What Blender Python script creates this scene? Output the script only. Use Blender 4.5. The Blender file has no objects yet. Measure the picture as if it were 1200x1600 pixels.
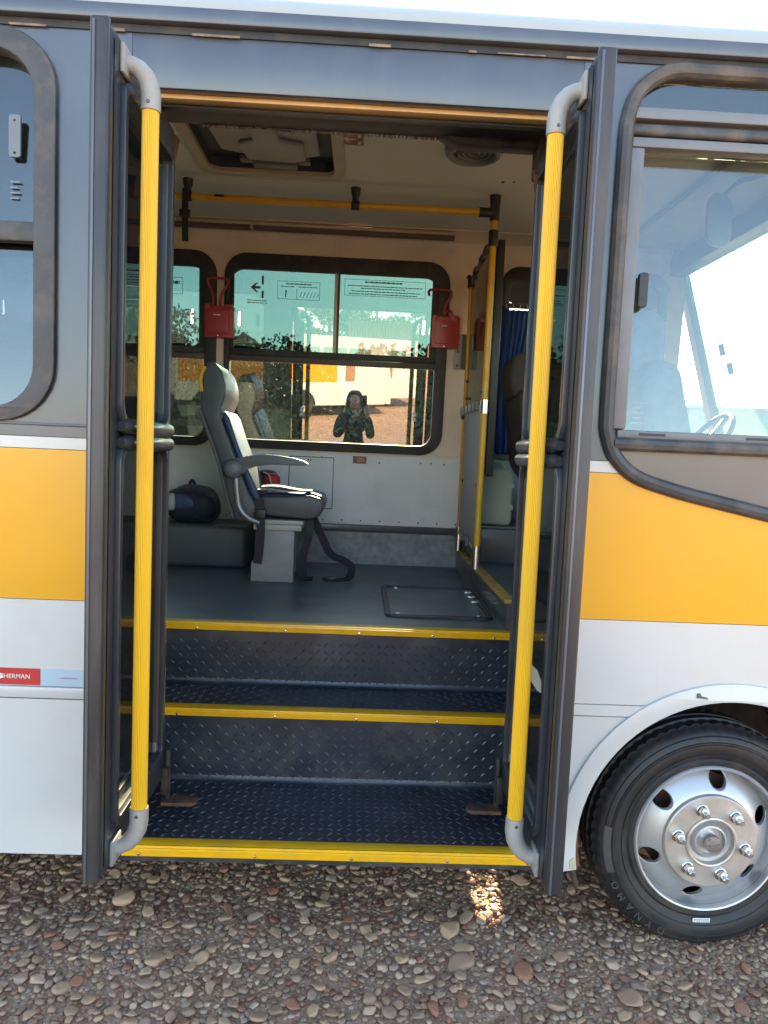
import bpy, bmesh, math, random
import numpy as np
from mathutils import Vector, Matrix, Quaternion
from mathutils.geometry import tessellate_polygon
R = math.radians
random.seed(7); rng = np.random.default_rng(7)
S = bpy.context.scene
COL = S.collection

# ------------------------------------------------------------------ camera
CAM = Vector((0.0, -2.35, 1.664)); YAW, PITCH, ROLL = R(1.904), R(4.661), R(2.486)
fw = Vector((math.sin(YAW)*math.cos(PITCH), math.cos(YAW)*math.cos(PITCH), -math.sin(PITCH)))
r0 = Vector((math.cos(YAW), -math.sin(YAW), 0)); u0 = r0.cross(fw)
rt = r0*math.cos(ROLL)+u0*math.sin(ROLL); up = u0*math.cos(ROLL)-r0*math.sin(ROLL)
cd = bpy.data.cameras.new('camera'); cam = bpy.data.objects.new('camera', cd); COL.objects.link(cam)
m = Matrix((rt, up, -fw)).transposed().to_4x4(); m.translation = CAM; cam.matrix_world = m
cd.sensor_fit = 'HORIZONTAL'; cd.sensor_width = 36; cd.lens = 36*1150/1200
cd.clip_start = .02; cd.clip_end = 2000
S.camera = cam
# ------------------------------------------------------------------ sky, sun, exposure
SUN_EL, SUN_AZ = R(23.5), R(6)          # azimuth from +Y (behind the bus) towards +X (its front)
w = bpy.data.worlds.new('World'); S.world = w; w.use_nodes = True
nt = w.node_tree; bg = nt.nodes['Background']
sky = nt.nodes.new('ShaderNodeTexSky'); sky.sky_type = 'NISHITA'; sky.sun_disc = False
sky.sun_elevation = SUN_EL; sky.sun_rotation = SUN_AZ
sky.air_density = 1.0; sky.dust_density = .3; sky.ozone_density = 2.0
nt.links.new(sky.outputs[0], bg.inputs[0]); bg.inputs[1].default_value = 0.13
sl = bpy.data.lights.new('sun', 'SUN'); sl.energy = 5.0; sl.angle = R(.5); sl.color = (1, .80, .56)
so = bpy.data.objects.new('sun', sl); COL.objects.link(so)
sd = Vector((math.sin(SUN_AZ)*math.cos(SUN_EL), math.cos(SUN_AZ)*math.cos(SUN_EL), math.sin(SUN_EL)))
so.rotation_euler = (-sd).to_track_quat('-Z', 'Y').to_euler(); so.location = (0, 30, 30)
S.view_settings.view_transform = 'Standard'; S.view_settings.look = 'None'
S.view_settings.exposure = 2.75; S.view_settings.gamma = 1
S.view_settings.use_white_balance = True; S.view_settings.white_balance_temperature = 7500   # the camera's own white balance, set for shade
S.render.engine = 'CYCLES'
S.cycles.use_denoising = True; S.cycles.max_bounces = 12; S.cycles.diffuse_bounces = 8
S.cycles.glossy_bounces = 5; S.cycles.transmission_bounces = 8; S.cycles.transparent_max_bounces = 12
S.cycles.caustics_reflective = False; S.cycles.caustics_refractive = False
S.cycles.sample_clamp_indirect = 8

# ------------------------------------------------------------------ materials
MATS = {}
def M(name, base, rough=.5, metal=0, var=.08, scale=6, stretch=(1, 1, 1), bump=0, bscale=60, coat=0, spec=.5, dirt=None, dscale=3, damt=.5, attr=None, orand=0):
    if name in MATS: return MATS[name]
    mt = bpy.data.materials.new(name); mt.use_nodes = True; MATS[name] = mt
    n = mt.node_tree.nodes; L = mt.node_tree.links; b = n['Principled BSDF']
    b.inputs['Roughness'].default_value = rough; b.inputs['Metallic'].default_value = metal
    b.inputs['Coat Weight'].default_value = coat; b.inputs['Coat Roughness'].default_value = .12
    b.inputs['Specular IOR Level'].default_value = spec
    tc = n.new('ShaderNodeTexCoord'); mp = n.new('ShaderNodeMapping'); mp.inputs['Scale'].default_value = stretch
    L.new(tc.outputs['Object'], mp.inputs[0])
    nz = n.new('ShaderNodeTexNoise'); nz.inputs['Scale'].default_value = scale; nz.inputs['Detail'].default_value = 6
    L.new(mp.outputs[0], nz.inputs['Vector'])
    mix = n.new('ShaderNodeMix'); mix.data_type = 'RGBA'
    rp = n.new('ShaderNodeMapRange'); rp.inputs[1].default_value = .3; rp.inputs[2].default_value = .7
    L.new(nz.outputs[0], rp.inputs[0]); L.new(rp.outputs[0], mix.inputs[0])
    lo = [c*(1-var) for c in base]; hi = [min(1, c*(1+var)) for c in base]
    if attr or orand:
        if attr:
            at = n.new('ShaderNodeAttribute'); at.attribute_name = attr; src = at.outputs['Color']
        else:
            oi = n.new('ShaderNodeObjectInfo'); cr = n.new('ShaderNodeValToRGB'); src = cr.outputs[0]
            L.new(oi.outputs['Random'], cr.inputs[0]); cr.color_ramp.interpolation = 'CONSTANT'
            cr.color_ramp.elements[0].color = (*PEB[0], 1); cr.color_ramp.elements[1].color = (*PEB[1], 1); cr.color_ramp.elements[1].position = .2
            for k in range(2, len(PEB)):
                e = cr.color_ramp.elements.new(.2+.8*(k-1)/(len(PEB)-1)); e.color = (*PEB[k], 1)
        for k, f in ((6, 1-var), (7, 1+var)):
            mm = n.new('ShaderNodeMix'); mm.data_type = 'RGBA'; mm.blend_type = 'MULTIPLY'; mm.inputs[0].default_value = 1
            L.new(src, mm.inputs[6]); mm.inputs[7].default_value = (f, f, f, 1); L.new(mm.outputs[2], mix.inputs[k])
    else:
        mix.inputs[6].default_value = (*lo, 1); mix.inputs[7].default_value = (*hi, 1)
    col = mix.outputs[2]
    if dirt:
        nd = n.new('ShaderNodeTexNoise'); nd.inputs['Scale'].default_value = dscale; nd.inputs['Detail'].default_value = 8; nd.inputs['Roughness'].default_value = .65
        L.new(mp.outputs[0], nd.inputs['Vector'])
        r2 = n.new('ShaderNodeMapRange'); r2.inputs[1].default_value = .48; r2.inputs[2].default_value = .72; r2.inputs[4].default_value = damt
        L.new(nd.outputs[0], r2.inputs[0])
        m2 = n.new('ShaderNodeMix'); m2.data_type = 'RGBA'; L.new(r2.outputs[0], m2.inputs[0]); L.new(col, m2.inputs[6]); m2.inputs[7].default_value = (*dirt, 1)
        col = m2.outputs[2]
        r3 = n.new('ShaderNodeMapRange'); r3.inputs[3].default_value = rough; r3.inputs[4].default_value = min(1, rough+.35)
        L.new(r2.outputs[0], r3.inputs[0]); L.new(r3.outputs[0], b.inputs['Roughness'])
    L.new(col, b.inputs['Base Color'])
    if bump:
        nb = n.new('ShaderNodeTexNoise'); nb.inputs['Scale'].default_value = bscale; nb.inputs['Detail'].default_value = 4
        L.new(tc.outputs['Object'], nb.inputs['Vector'])
        bp = n.new('ShaderNodeBump'); bp.inputs['Strength'].default_value = bump; bp.inputs['Distance'].default_value = .01
        L.new(nb.outputs[0], bp.inputs['Height']); L.new(bp.outputs[0], b.inputs['Normal'])
    return mt
def GLASS(name, tint, refl, refract=True, dust=0, dcol=(.6, .6, .58), rough=0.0, fres=1):
    """thin tinted pane: mirror-like skin over a tinted body, with a film of dust"""
    if name in MATS: return MATS[name]
    mt = bpy.data.materials.new(name); mt.use_nodes = True; MATS[name] = mt
    n = mt.node_tree.nodes; L = mt.node_tree.links; n.remove(n['Principled BSDF']); out = n['Material Output']
    if refract:
        t = n.new('ShaderNodeBsdfRefraction'); t.inputs['IOR'].default_value = 1.0; t.inputs['Roughness'].default_value = 0
    else: t = n.new('ShaderNodeBsdfTransparent')
    t.inputs['Color'].default_value = (*tint, 1)
    g = n.new('ShaderNodeBsdfGlossy'); g.inputs['Roughness'].default_value = rough; g.inputs['Color'].default_value = (.95, .95, .95, 1)
    lw = n.new('ShaderNodeLayerWeight'); lw.inputs[0].default_value = .18
    mr = n.new('ShaderNodeMapRange'); mr.inputs[3].default_value = refl; mr.inputs[4].default_value = fres
    L.new(lw.outputs['Fresnel'], mr.inputs[0])
    ms = n.new('ShaderNodeMixShader'); L.new(mr.outputs[0], ms.inputs[0]); L.new(t.outputs[0], ms.inputs[1]); L.new(g.outputs[0], ms.inputs[2])
    last = ms.outputs[0]
    if dust:
        d = n.new('ShaderNodeBsdfDiffuse'); d.inputs[0].default_value = (*dcol, 1)
        tc = n.new('ShaderNodeTexCoord'); mp = n.new('ShaderNodeMapping'); mp.inputs['Scale'].default_value = (6, 6, 1.2); L.new(tc.outputs['Object'], mp.inputs[0])
        nz = n.new('ShaderNodeTexNoise'); nz.inputs['Scale'].default_value = 4; nz.inputs['Detail'].default_value = 8; nz.inputs['Roughness'].default_value = .7; L.new(mp.outputs[0], nz.inputs['Vector'])
        r2 = n.new('ShaderNodeMapRange'); r2.inputs[1].default_value = .3; r2.inputs[2].default_value = .8; r2.inputs[3].default_value = dust*.25; r2.inputs[4].default_value = dust*1.6
        L.new(nz.outputs[0], r2.inputs[0])
        m2 = n.new('ShaderNodeMixShader'); L.new(r2.outputs[0], m2.inputs[0]); L.new(last, m2.inputs[1]); L.new(d.outputs[0], m2.inputs[2]); last = m2.outputs[0]
    L.new(last, out.inputs[0]); return mt

# ------------------------------------------------------------------ mesh helpers
class MB:
    def __init__(s): s.v = []; s.f = []
    def add(s, vs, fs):
        o = len(s.v); s.v += [tuple(v) for v in vs]; s.f += [[i+o for i in f] for f in fs]; return s
    def box(s, x0, x1, y0, y1, z0, z1):
        return s.add([(x, y, z) for x in (x0, x1) for y in (y0, y1) for z in (z0, z1)],
                     [(0, 1, 3, 2), (4, 6, 7, 5), (0, 4, 5, 1), (2, 3, 7, 6), (0, 2, 6, 4), (1, 5, 7, 3)])
    def plate(s, loops, fn, w0, w1):
        """a flat piece with holes: loops of (u,v), the first the outline; fn(u,v,w) -> xyz"""
        pts = [p for l in loops for p in l]; n = len(pts)
        tri = tessellate_polygon([[Vector((p[0], p[1], 0)) for p in l] for l in loops])
        vs = [fn(p[0], p[1], w0) for p in pts]+[fn(p[0], p[1], w1) for p in pts]; fs = []
        for t in tri: fs.append(list(t)); fs.append([i+n for i in reversed(t)])
        o = 0
        for l in loops:
            k = len(l)
            for i in range(k):
                a, b = o+i, o+(i+1) % k; fs.append([a, b, b+n, a+n])
            o += k
        return s.add(vs, fs)
    def tube(s, path, r, n=10, caps=True, flat=None, up=None):
        P = [Vector(p) for p in path]; rr = r if isinstance(r, (list, tuple)) else [r]*len(P)
        T = []
        for i in range(len(P)):
            a = P[max(i-1, 0)]; b = P[min(i+1, len(P)-1)]; T.append((b-a).normalized())
        ref = Vector(up) if up else (Vector((0, 0, 1)) if abs(T[0].z) < .9 else Vector((1, 0, 0)))
        nrm = (ref-T[0]*ref.dot(T[0])).normalized(); vs = []; fs = []
        for i, p in enumerate(P):
            if i:
                q = T[i-1].rotation_difference(T[i]); nrm = q @ nrm; nrm = (nrm-T[i]*nrm.dot(T[i])).normalized()
            bn = T[i].cross(nrm)
            for k in range(n):
                a = 2*math.pi*k/n+math.pi/n; fx = flat if flat else 1
                vs.append(p+nrm*math.cos(a)*rr[i]+bn*math.sin(a)*rr[i]*fx)
        for i in range(len(P)-1):
            for k in range(n):
                fs.append([i*n+k, i*n+(k+1) % n, (i+1)*n+(k+1) % n, (i+1)*n+k])
        if caps: fs.append(list(range(n))[::-1]); fs.append([(len(P)-1)*n+k for k in range(n)])
        return s.add(vs, fs)
    def lathe(s, prof, fn, n=32, close=False):
        """prof: (radius, height); fn(a,b,h) -> xyz"""
        vs = []; fs = []; k = len(prof)
        for i in range(n):
            a = 2*math.pi*i/n
            for r, h in prof: vs.append(fn(r*math.cos(a), r*math.sin(a), h))
        for i in range(n):
            j = (i+1) % n
            for q in range(k-1 if not close else k): fs.append([i*k+q, j*k+q, j*k+(q+1) % k, i*k+(q+1) % k])
        return s.add(vs, fs)
    def build(s, name, mat, parent=None, bev=0, seg=2, loc=None, smooth=True, kind=None, weld=True):
        me = bpy.data.meshes.new(name); bm = bmesh.new()
        bv = [bm.verts.new(v) for v in s.v]
        for f in s.f:
            try: bm.faces.new([bv[i] for i in f])
            except ValueError: pass
        if weld: bmesh.ops.remove_doubles(bm, verts=bm.verts, dist=1e-5)
        bmesh.ops.recalc_face_normals(bm, faces=bm.faces)
        if bev:
            es = [e for e in bm.edges if len(e.link_faces) == 2 and e.calc_face_angle(0) > .5]
            bmesh.ops.bevel(bm, geom=es, offset=bev, segments=seg, affect='EDGES', clamp_overlap=True, profile=.5)
        if smooth:
            for f in bm.faces: f.smooth = True
            for e in bm.edges:
                if len(e.link_faces) != 2 or e.calc_face_angle(0) > .62: e.smooth = False
        bm.to_mesh(me); bm.free()
        return link(name, me, mat, parent, loc, kind)
def link(name, me, mat, parent=None, loc=None, kind=None):
    o = bpy.data.objects.new(name, me)
    if mat is not None and not me.materials: me.materials.append(mat)
    COL.objects.link(o); o.parent = parent
    if loc: o.location = loc
    if kind: o['kind'] = kind
    return o
def empty(name, parent=None, loc=(0, 0, 0), rot=(0, 0, 0)):
    o = bpy.data.objects.new(name, None); o.empty_display_size = .1; COL.objects.link(o); o.parent = parent; o.location = loc; o.rotation_euler = rot; return o
def tag(o, label, cat=None, group=None, kind=None):
    o['label'] = label
    if cat: o['category'] = cat
    if group: o['group'] = group
    if kind: o['kind'] = kind
    return o
def copy_tree(o, parent=None):
    c = o.copy(); COL.objects.link(c); c.parent = parent
    for ch in o.children: copy_tree(ch, c)
    return c
def rrect(u0, u1, v0, v1, r, n=7):
    rs = r if isinstance(r, (list, tuple)) else [r]*4           # bl, br, tr, tl
    out = []
    for (cx, cy, a0, q) in ((u0, v0, 180, 0), (u1, v0, 270, 1), (u1, v1, 0, 2), (u0, v1, 90, 3)):
        rad = rs[q]
        if rad <= 0: out.append((cx, cy)); continue
        ox = cx+(rad if q in (0, 3) else -rad); oy = cy+(rad if q in (0, 1) else -rad)
        for k in range(n+1):
            a = R(a0+90*k/n); out.append((ox+rad*math.cos(a), oy+rad*math.sin(a)))
    return out
def rect(u0, u1, v0, v1): return [(u0, v0), (u1, v0), (u1, v1), (u0, v1)]
XZ = lambda y: (lambda u, v, w_: (u, w_, v))      # plate in X,Z with w = Y
fXZ = lambda u, v, w_: (u, w_, v)
fYZ = lambda u, v, w_: (w_, u, v)
fXY = lambda u, v, w_: (u, v, w_)
def circ(cx, cy, r, n=24, a0=0): return [(cx+r*math.cos(a0+2*math.pi*k/n), cy+r*math.sin(a0+2*math.pi*k/n)) for k in range(n)]
def smoothpath(pts, k=6):
    P = [Vector(p) for p in pts]; out = []
    for i in range(len(P)-1):
        a = P[max(i-1, 0)]; b = P[i]; c = P[i+1]; d = P[min(i+2, len(P)-1)]
        for j in range(k):
            t = j/k; out.append(.5*((2*b)+(c-a)*t+(2*a-5*b+4*c-d)*t*t+(3*b-a-3*c+d)*t**3))
    out.append(P[-1]); return out
def text_mesh(body, size, extrude=.0006):
    cu = bpy.data.curves.new('t', 'FONT'); cu.body = body; cu.size = size; cu.extrude = extrude; cu.align_x = 'CENTER'; cu.align_y = 'CENTER'
    o = bpy.data.objects.new('t', cu); COL.objects.link(o)
    bpy.context.view_layer.update()
    me = bpy.data.meshes.new_from_object(o.evaluated_get(bpy.context.evaluated_depsgraph_get()))
    bpy.data.objects.remove(o); bpy.data.curves.remove(cu); return me

# materials used
grey = M('grey_paint', (.066, .082, .106), .32, var=.07, scale=2.5, stretch=(1, 1, .35), coat=.35, dirt=(.14, .15, .165), dscale=5, damt=.25, bump=.04, bscale=2.2)
dgrey = M('dark_grey_paint', (.06, .064, .07), .36, var=.1, scale=4, coat=.25, dirt=(.16, .13, .11), dscale=7, damt=.35)
white = M('white_paint', (.55, .56, .545), .3, var=.025, scale=2, coat=.35, dirt=(.40, .36, .31), dscale=4, damt=.25, bump=.03, bscale=2.2)
orange = M('amber_paint', (.72, .335, .006), .3, var=.03, scale=2, coat=.35, dirt=(.55, .28, .03), dscale=4, damt=.2, bump=.03, bscale=2.2)
rubber = M('black_rubber', (.02, .02, .021), .55, var=.25, scale=14, dirt=(.11, .09, .075), dscale=9, damt=.6)
wrubber = M('weathered_rubber', (.05, .05, .052), .5, var=.25, scale=9, dirt=(.2, .16, .13), dscale=6, damt=.75)
black = M('black_plastic', (.018, .018, .02), .45, var=.2, scale=12)
yellow = M('yellow_plastic', (.78, .44, .016), .42, var=.06, scale=9, stretch=(1, 1, .2), dirt=(.5, .3, .05), dscale=14, damt=.35)
yelpaint = M('yellow_pipe_paint', (.70, .37, .02), .35, var=.07, scale=8, dirt=(.4, .24, .06), dscale=10, damt=.3)
castgrey = M('cast_grey', (.33, .33, .315), .5, var=.12, scale=14, dirt=(.28, .2, .13), dscale=14, damt=.6)
steel = M('bare_steel', (.5, .5, .49), .34, 1, var=.15, scale=16, dirt=(.2, .12, .07), dscale=18, damt=.5)
rust = M('rusty_steel', (.09, .05, .035), .75, var=.4, scale=18, dirt=(.22, .08, .03), dscale=10, damt=.7)
silver = M('silver_wheel_paint', (.56, .57, .58), .38, .6, var=.06, scale=7, dirt=(.38, .33, .27), dscale=5, damt=.35)
zinc = M('zinc_plate', (.72, .72, .71), .25, 1, var=.1, scale=14)
lug_m = M('worn_highlit_lug', (.06, .073, .092), .3, .3, var=.3, scale=9)  # lighter and bluer than the plate: wear plus painted-in blue highlights
plate_m = M('tread_plate', (.022, .031, .047), .3, .15, var=.25, scale=7, dirt=(.095, .098, .10), dscale=5, damt=.5, spec=.6)
floor_m = M('vinyl_floor', (.075, .105, .12), .36, var=.12, scale=5, dirt=(.14, .15, .15), dscale=3, damt=.45, bump=.03, bscale=120)
panel_m = M('pale_wall_panel', (.66, .69, .67), .42, var=.04, scale=3, dirt=(.35, .35, .33), dscale=5, damt=.25)
beige = M('beige_lining', (.76, .65, .51), .55, var=.05, scale=3, dirt=(.36, .29, .22), dscale=4, damt=.3)
ceil_m = M('ceiling_lining', (.76, .73, .66), .6, var=.04, scale=3, dirt=(.62, .58, .5), dscale=3, damt=.3)
cream = M('cream_plastic', (.50, .42, .32), .5, var=.06, scale=6)
kick_m = M('galvanised_kick', (.20, .225, .23), .5, .35, var=.22, scale=22, dirt=(.1, .1, .1), dscale=8, damt=.5)
leath = M('grey_leatherette', (.075, .08, .086), .45, var=.12, scale=9, bump=.12, bscale=90)
bluel = M('blue_leatherette', (.02, .045, .10), .42, var=.15, scale=9, bump=.12, bscale=90)
armp = M('armrest_plastic', (.10, .105, .105), .42, var=.08, scale=9)
red = M('red_plastic', (.42, .035, .045), .4, var=.08, scale=9)
redst = M('red_print', (.50, .03, .03), .4, var=.05)
whitep = M('white_print', (.75, .75, .74), .5, var=.04)
darkp = M('dark_print', (.05, .07, .07), .6, var=.1)
web = M('seat_belt_webbing', (.02, .021, .024), .7, var=.2, scale=40, bump=.2, bscale=300)
dark_i = M('dark_mechanism', (.03, .028, .027), .6, var=.4, scale=12, dirt=(.1, .08, .06), dscale=8, damt=.6)
g_upper = GLASS('teal_mirror_glass', (.185, .275, .256), .115, refract=False, dust=.006)
g_lower = GLASS('smoked_mirror_glass', (.80, .86, .83), .17, refract=False, dust=.015)
g_side = GLASS('smoked_side_glass', (.30, .36, .37), .085, refract=False, dust=.008)
g_cab = GLASS('cab_side_glass', (.88, .95, .92), .07, refract=False, dust=.022, dcol=(.32, .45, .58), fres=.6)  # blue sky reflection is put into the colour of the dust film
g_screen = GLASS('windscreen_glass', (.74, .88, .79), .03, dust=.01, fres=.25)
g_door = GLASS('dark_door_glass', (.42, .45, .45), .035, refract=False, dust=.012)
g_clear = GLASS('clear_acrylic', (.82, .80, .74), .04, refract=False, dust=.05)

# ================================================================== THE GROUND
PEB = [(.43, .26, .165), (.37, .225, .145), (.47, .29, .185), (.33, .20, .135), (.49, .305, .18), (.35, .155, .092), (.39, .255, .18), (.52, .35, .235)]
earth = M('brown_earth', (.46, .285, .185), .95, var=.2, scale=3, dirt=(.26, .17, .12), dscale=9, damt=.8, bump=.5, bscale=90)
gm = bpy.data.meshes.new('ground'); gm.from_pydata([(-400, -400, 0), (400, -400, 0), (400, 400, 0), (-400, 400, 0)], [], [(0, 1, 2, 3)])
ground = tag(link('ground', gm, earth), 'brown earth ground of the yard', kind='structure')
def ico(sub):
    b = bmesh.new(); bmesh.ops.create_icosphere(b, subdivisions=sub, radius=1)
    b.verts.ensure_lookup_table(); v = np.array([x.co[:] for x in b.verts]); f = np.array([[q.index for q in x.verts] for x in b.faces]); b.free(); return v, f
def stone_shapes(sub, n):
    v, f = ico(sub); out = []
    for i in range(n):
        d = np.ones(len(v))
        for k in range(9):
            a = rng.normal(size=3); a /= np.linalg.norm(a); c0 = rng.uniform(.5, .8)
            if k == 0: a = np.array([rng.normal()*.15, rng.normal()*.15, 1.0]); a /= np.linalg.norm(a); c0 = .55
            p = v@a; d = np.minimum(d, np.where(p > c0, c0/np.maximum(p, 1e-3), 1)*rng.uniform(.97, 1.0))
        d *= 1+.05*rng.normal(size=len(v))*(1 if sub < 3 else .4)
        out.append(v*d[:, None])
    return out, f
# places by dart throwing
cells = {}; CS = .05; stones = []
def free(x, y, r, k):
    i, j = int(math.floor(x/CS)), int(math.floor(y/CS))
    for a in range(i-3, i+4):
        for b in range(j-3, j+4):
            for (X, Y, q) in cells.get((a, b), ()):
                if (X-x)**2+(Y-y)**2 < (k*(q+r))**2: return False
    return True
def throw(n, x0, x1, y0, y1, ra, rb, k, tries=4):
    c = 0
    for _ in range(n*tries):
        if c >= n: break
        x = random.uniform(x0, x1); y = random.uniform(y0, y1); r = ra+(rb-ra)*random.random()**2
        if (x-1.24)**2/.2+(y-.14)**2/.015 < 1 and r > .02: continue
        if free(x, y, r, k):
            cells.setdefault((int(math.floor(x/CS)), int(math.floor(y/CS))), []).append((x, y, r)); stones.append((x, y, r)); c += 1
throw(26, -1.55, 1.8, -.6, .7, .030, .050, .8)
throw(1500, -1.55, 1.8, -.6, .7, .016, .028, .74, 6)
throw(6000, -1.55, 1.8, -.6, .7, .009, .016, .68, 9)
throw(11000, -1.55, 1.8, -.6, .7, .004, .009, .58, 5)
near = list(stones); stones.clear()
throw(900, -5, 5, -4, 1.2, .03, .055, .9); throw(9000, -5, 5, -4, 1.2, .012, .03, .85, 3)
far = [s_ for s_ in stones if not (-1.55 < s_[0] < 1.8 and -.6 < s_[1] < .7)]
def inview(s_): return -1.3 < s_[0] < 1.6 and -.36 < s_[1] < .5
order = sorted(near, key=lambda s_: -(s_[2] if inview(s_) else 0)); big = order[:300]; rest = order[300:]
peb_o = M('pebble_stone', (.15, .12, .1), .62, var=.22, scale=30, orand=1, bump=.25, bscale=120)
peb_a = M('gravel_stone', (.15, .12, .1), .62, var=.22, scale=30, attr='tone', bump=.25, bscale=120)
sh2, f2 = stone_shapes(3, 10); pm = []
for v in sh2:
    me = bpy.data.meshes.new('pebble'); me.from_pydata(v.tolist(), [], f2.tolist()); me.polygons.foreach_set('use_smooth', [True]*len(f2)); me.materials.append(peb_o); pm.append(me)
for i, (x, y, r) in enumerate(big):
    o = bpy.data.objects.new('pebble', pm[i % 10]); COL.objects.link(o); o.parent = ground
    fl = random.uniform(.38, .55); o.scale = (r*random.uniform(1, 1.22), r*random.uniform(.85, 1), r*fl)
    o.location = (x, y, r*fl*random.uniform(.35, .7)+.004); o.rotation_euler = (random.uniform(-.25, .25), random.uniform(-.25, .25), random.uniform(0, 6.28))
def gravel(lst, sub, name, lift=.3):
    sh, f = stone_shapes(sub, 12); nv = len(sh[0]); n = len(lst)
    V = np.empty((n, nv, 3)); Cc = np.empty((n, nv, 4))
    for i, (x, y, r) in enumerate(lst):
        fl = rng.uniform(.4, .65); a = rng.uniform(0, 6.28); ca, sa = math.cos(a), math.sin(a)
        p = sh[i % 12]*np.array([r*rng.uniform(1, 1.25), r*rng.uniform(.8, 1), r*fl])
        px = p[:, 0]*ca-p[:, 1]*sa; py = p[:, 0]*sa+p[:, 1]*ca; t = rng.uniform(-.3, .3)
        V[i, :, 0] = px+x; V[i, :, 1] = py+y; V[i, :, 2] = p[:, 2]+px*t+r*fl*rng.uniform(.2, .7)+(.003 if r > .012 else -.001)
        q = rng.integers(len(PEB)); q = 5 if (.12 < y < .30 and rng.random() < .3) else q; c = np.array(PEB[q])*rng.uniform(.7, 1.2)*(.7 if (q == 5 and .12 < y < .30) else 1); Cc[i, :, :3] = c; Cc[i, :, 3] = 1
    Fs = (f[None]+(np.arange(n)*nv)[:, None, None]).reshape(-1, 3)
    me = bpy.data.meshes.new(name); me.vertices.add(n*nv); me.vertices.foreach_set('co', V.ravel())
    me.loops.add(len(Fs)*3); me.loops.foreach_set('vertex_index', Fs.ravel()); me.polygons.add(len(Fs))
    me.polygons.foreach_set('loop_start', np.arange(len(Fs))*3); me.polygons.foreach_set('use_smooth', np.ones(len(Fs), bool)); me.update(calc_edges=True)
    ca_ = me.color_attributes.new('tone', 'FLOAT_COLOR', 'POINT'); ca_.data.foreach_set('color', Cc.ravel())
    return me
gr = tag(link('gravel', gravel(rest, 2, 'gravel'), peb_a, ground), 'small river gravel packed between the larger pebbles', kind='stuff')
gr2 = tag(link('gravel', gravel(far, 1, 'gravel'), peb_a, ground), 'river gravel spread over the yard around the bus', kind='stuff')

# ================================================================== THE BUS
bus = tag(empty('bus'), 'white, amber and grey school bus with its double door open', 'bus')
SX0, SX1, SX2 = -1.15, .742, .93         # step well
DX0, DX1, HZ = -.742, .637, 2.735         # door opening
TS, TY = .004, .04
# ---- outer skin, kerb side (plane Y = 0)
XL, XF = -4.6, 2.62
nearwins = [(-2.42, -.965), (-3.95, -2.50)]
WZ0, WZ1 = 1.714, 2.88
holes = [rrect(a, b, WZ0, WZ1, .17) for a, b in nearwins]
MB().plate([rect(XL, DX0, 1.667, 2.89)]+holes, fXZ, 0, TY).build('side_panel', grey, bus)
MB().plate([rect(XL, DX0, 1.629, 1.665)], fXZ, -.001, TY).build('pinstripe', white, bus)
MB().plate([rect(XL, DX0, 1.149, 1.627)], fXZ, 0, TY).build('amber_stripe', orange, bus)
MB().plate([rect(XL, DX0, .865, 1.147)], fXZ, 0, TY).build('lower_panel', white, bus)
MB().box(XL, DX0, -.006, TY, .826, .863).build('moulding', white, bus, bev=.004)
MB().plate([rect(XL, DX0, .30, .822)], fXZ, 0, TY).build('skirt', white, bus)
MB().box(XL, DX0-.001, -.006, 0, 1.700, 1.709).build('panel_bead', grey, bus, bev=.002)
# header over the door
MB().box(DX0, DX1, 0, TY, HZ, 2.89).build('door_header', grey, bus, bev=.003)
# front part, around the cab window
HB = [(.93, 2.873), (.86, 2.85), (.805, 2.80), (.78, 2.72), (.775, 2.6), (.775, 2.2), (.775, 1.82), (.782, 1.75), (.805, 1.69), (.845, 1.645), (.90, 1.612), (.98, 1.588), (1.07, 1.566), (1.33, 1.513), (1.8, 1.415), (XF, 1.25)]
MB().plate([[(DX1, 1.667), (.824, 1.667), (.805, 1.69), (.782, 1.75), (.775, 1.82), (.775, 2.2), (.775, 2.6), (.78, 2.72), (.805, 2.80), (.86, 2.85), (.93, 2.873), (XF, 2.875), (XF, 2.89), (DX1, 2.89)]], fXZ, 0, TY).build('side_panel', grey, bus)
MB().plate([[(DX1, 1.629), (.868, 1.629), (.826, 1.665), (DX1, 1.665)]], fXZ, -.001, TY).build('pinstripe', white, bus)
MB().plate([[(DX1, 1.149), (XF, 1.149), (XF, 1.25), (1.8, 1.415), (1.33, 1.513), (1.07, 1.566), (.98, 1.588), (.90, 1.612), (.872, 1.627), (DX1, 1.627)]], fXZ, 0, TY).build('amber_stripe', orange, bus)
AC = (1.27, .385); AR = .515
def arch(r, a0, a1, n=20): return [(AC[0]+r*math.cos(R(a0+(a1-a0)*k/n)), AC[1]+r*math.sin(R(a0+(a1-a0)*k/n))) for k in range(n+1)]
a865 = math.degrees(math.asin((.865-AC[1])/AR)); amid = math.degrees(math.asin((.826-AC[1])/AR)); abot = math.degrees(math.asin((.30-AC[1])/AR)); a822 = math.degrees(math.asin((.822-AC[1])/AR)); a863 = math.degrees(math.asin((.863-AC[1])/AR))
MB().plate([[(DX1, .865)]+arch(AR, 180-a865, a865)+[(XF, .865), (XF, 1.147), (DX1, 1.147)]], fXZ, 0, TY).build('lower_panel', white, bus)
MB().plate([[(DX1, .826)]+arch(AR, 180-amid, 180-a863, 3)+[(DX1, .863)]], fXZ, -.004, TY).build('moulding', white, bus)
MB().plate([[(DX1, .30)]+arch(AR, 180-abot, 180-a822)+[(DX1, .822)]], fXZ, 0, TY).build('skirt', white, bus)
MB().plate([[(XF, .822)]+arch(AR, a822, abot)+[(XF, .30)]], fXZ, 0, TY).build('skirt', white, bus)
b = MB(); o_, i_ = arch(.565, 190, -10, 40), arch(.503, 190, -10, 40); b.plate([o_+i_[::-1]], fXZ, -.012, .03)
fl = b.build('wheel_arch_flare', white, bus, bev=.006)
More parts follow.
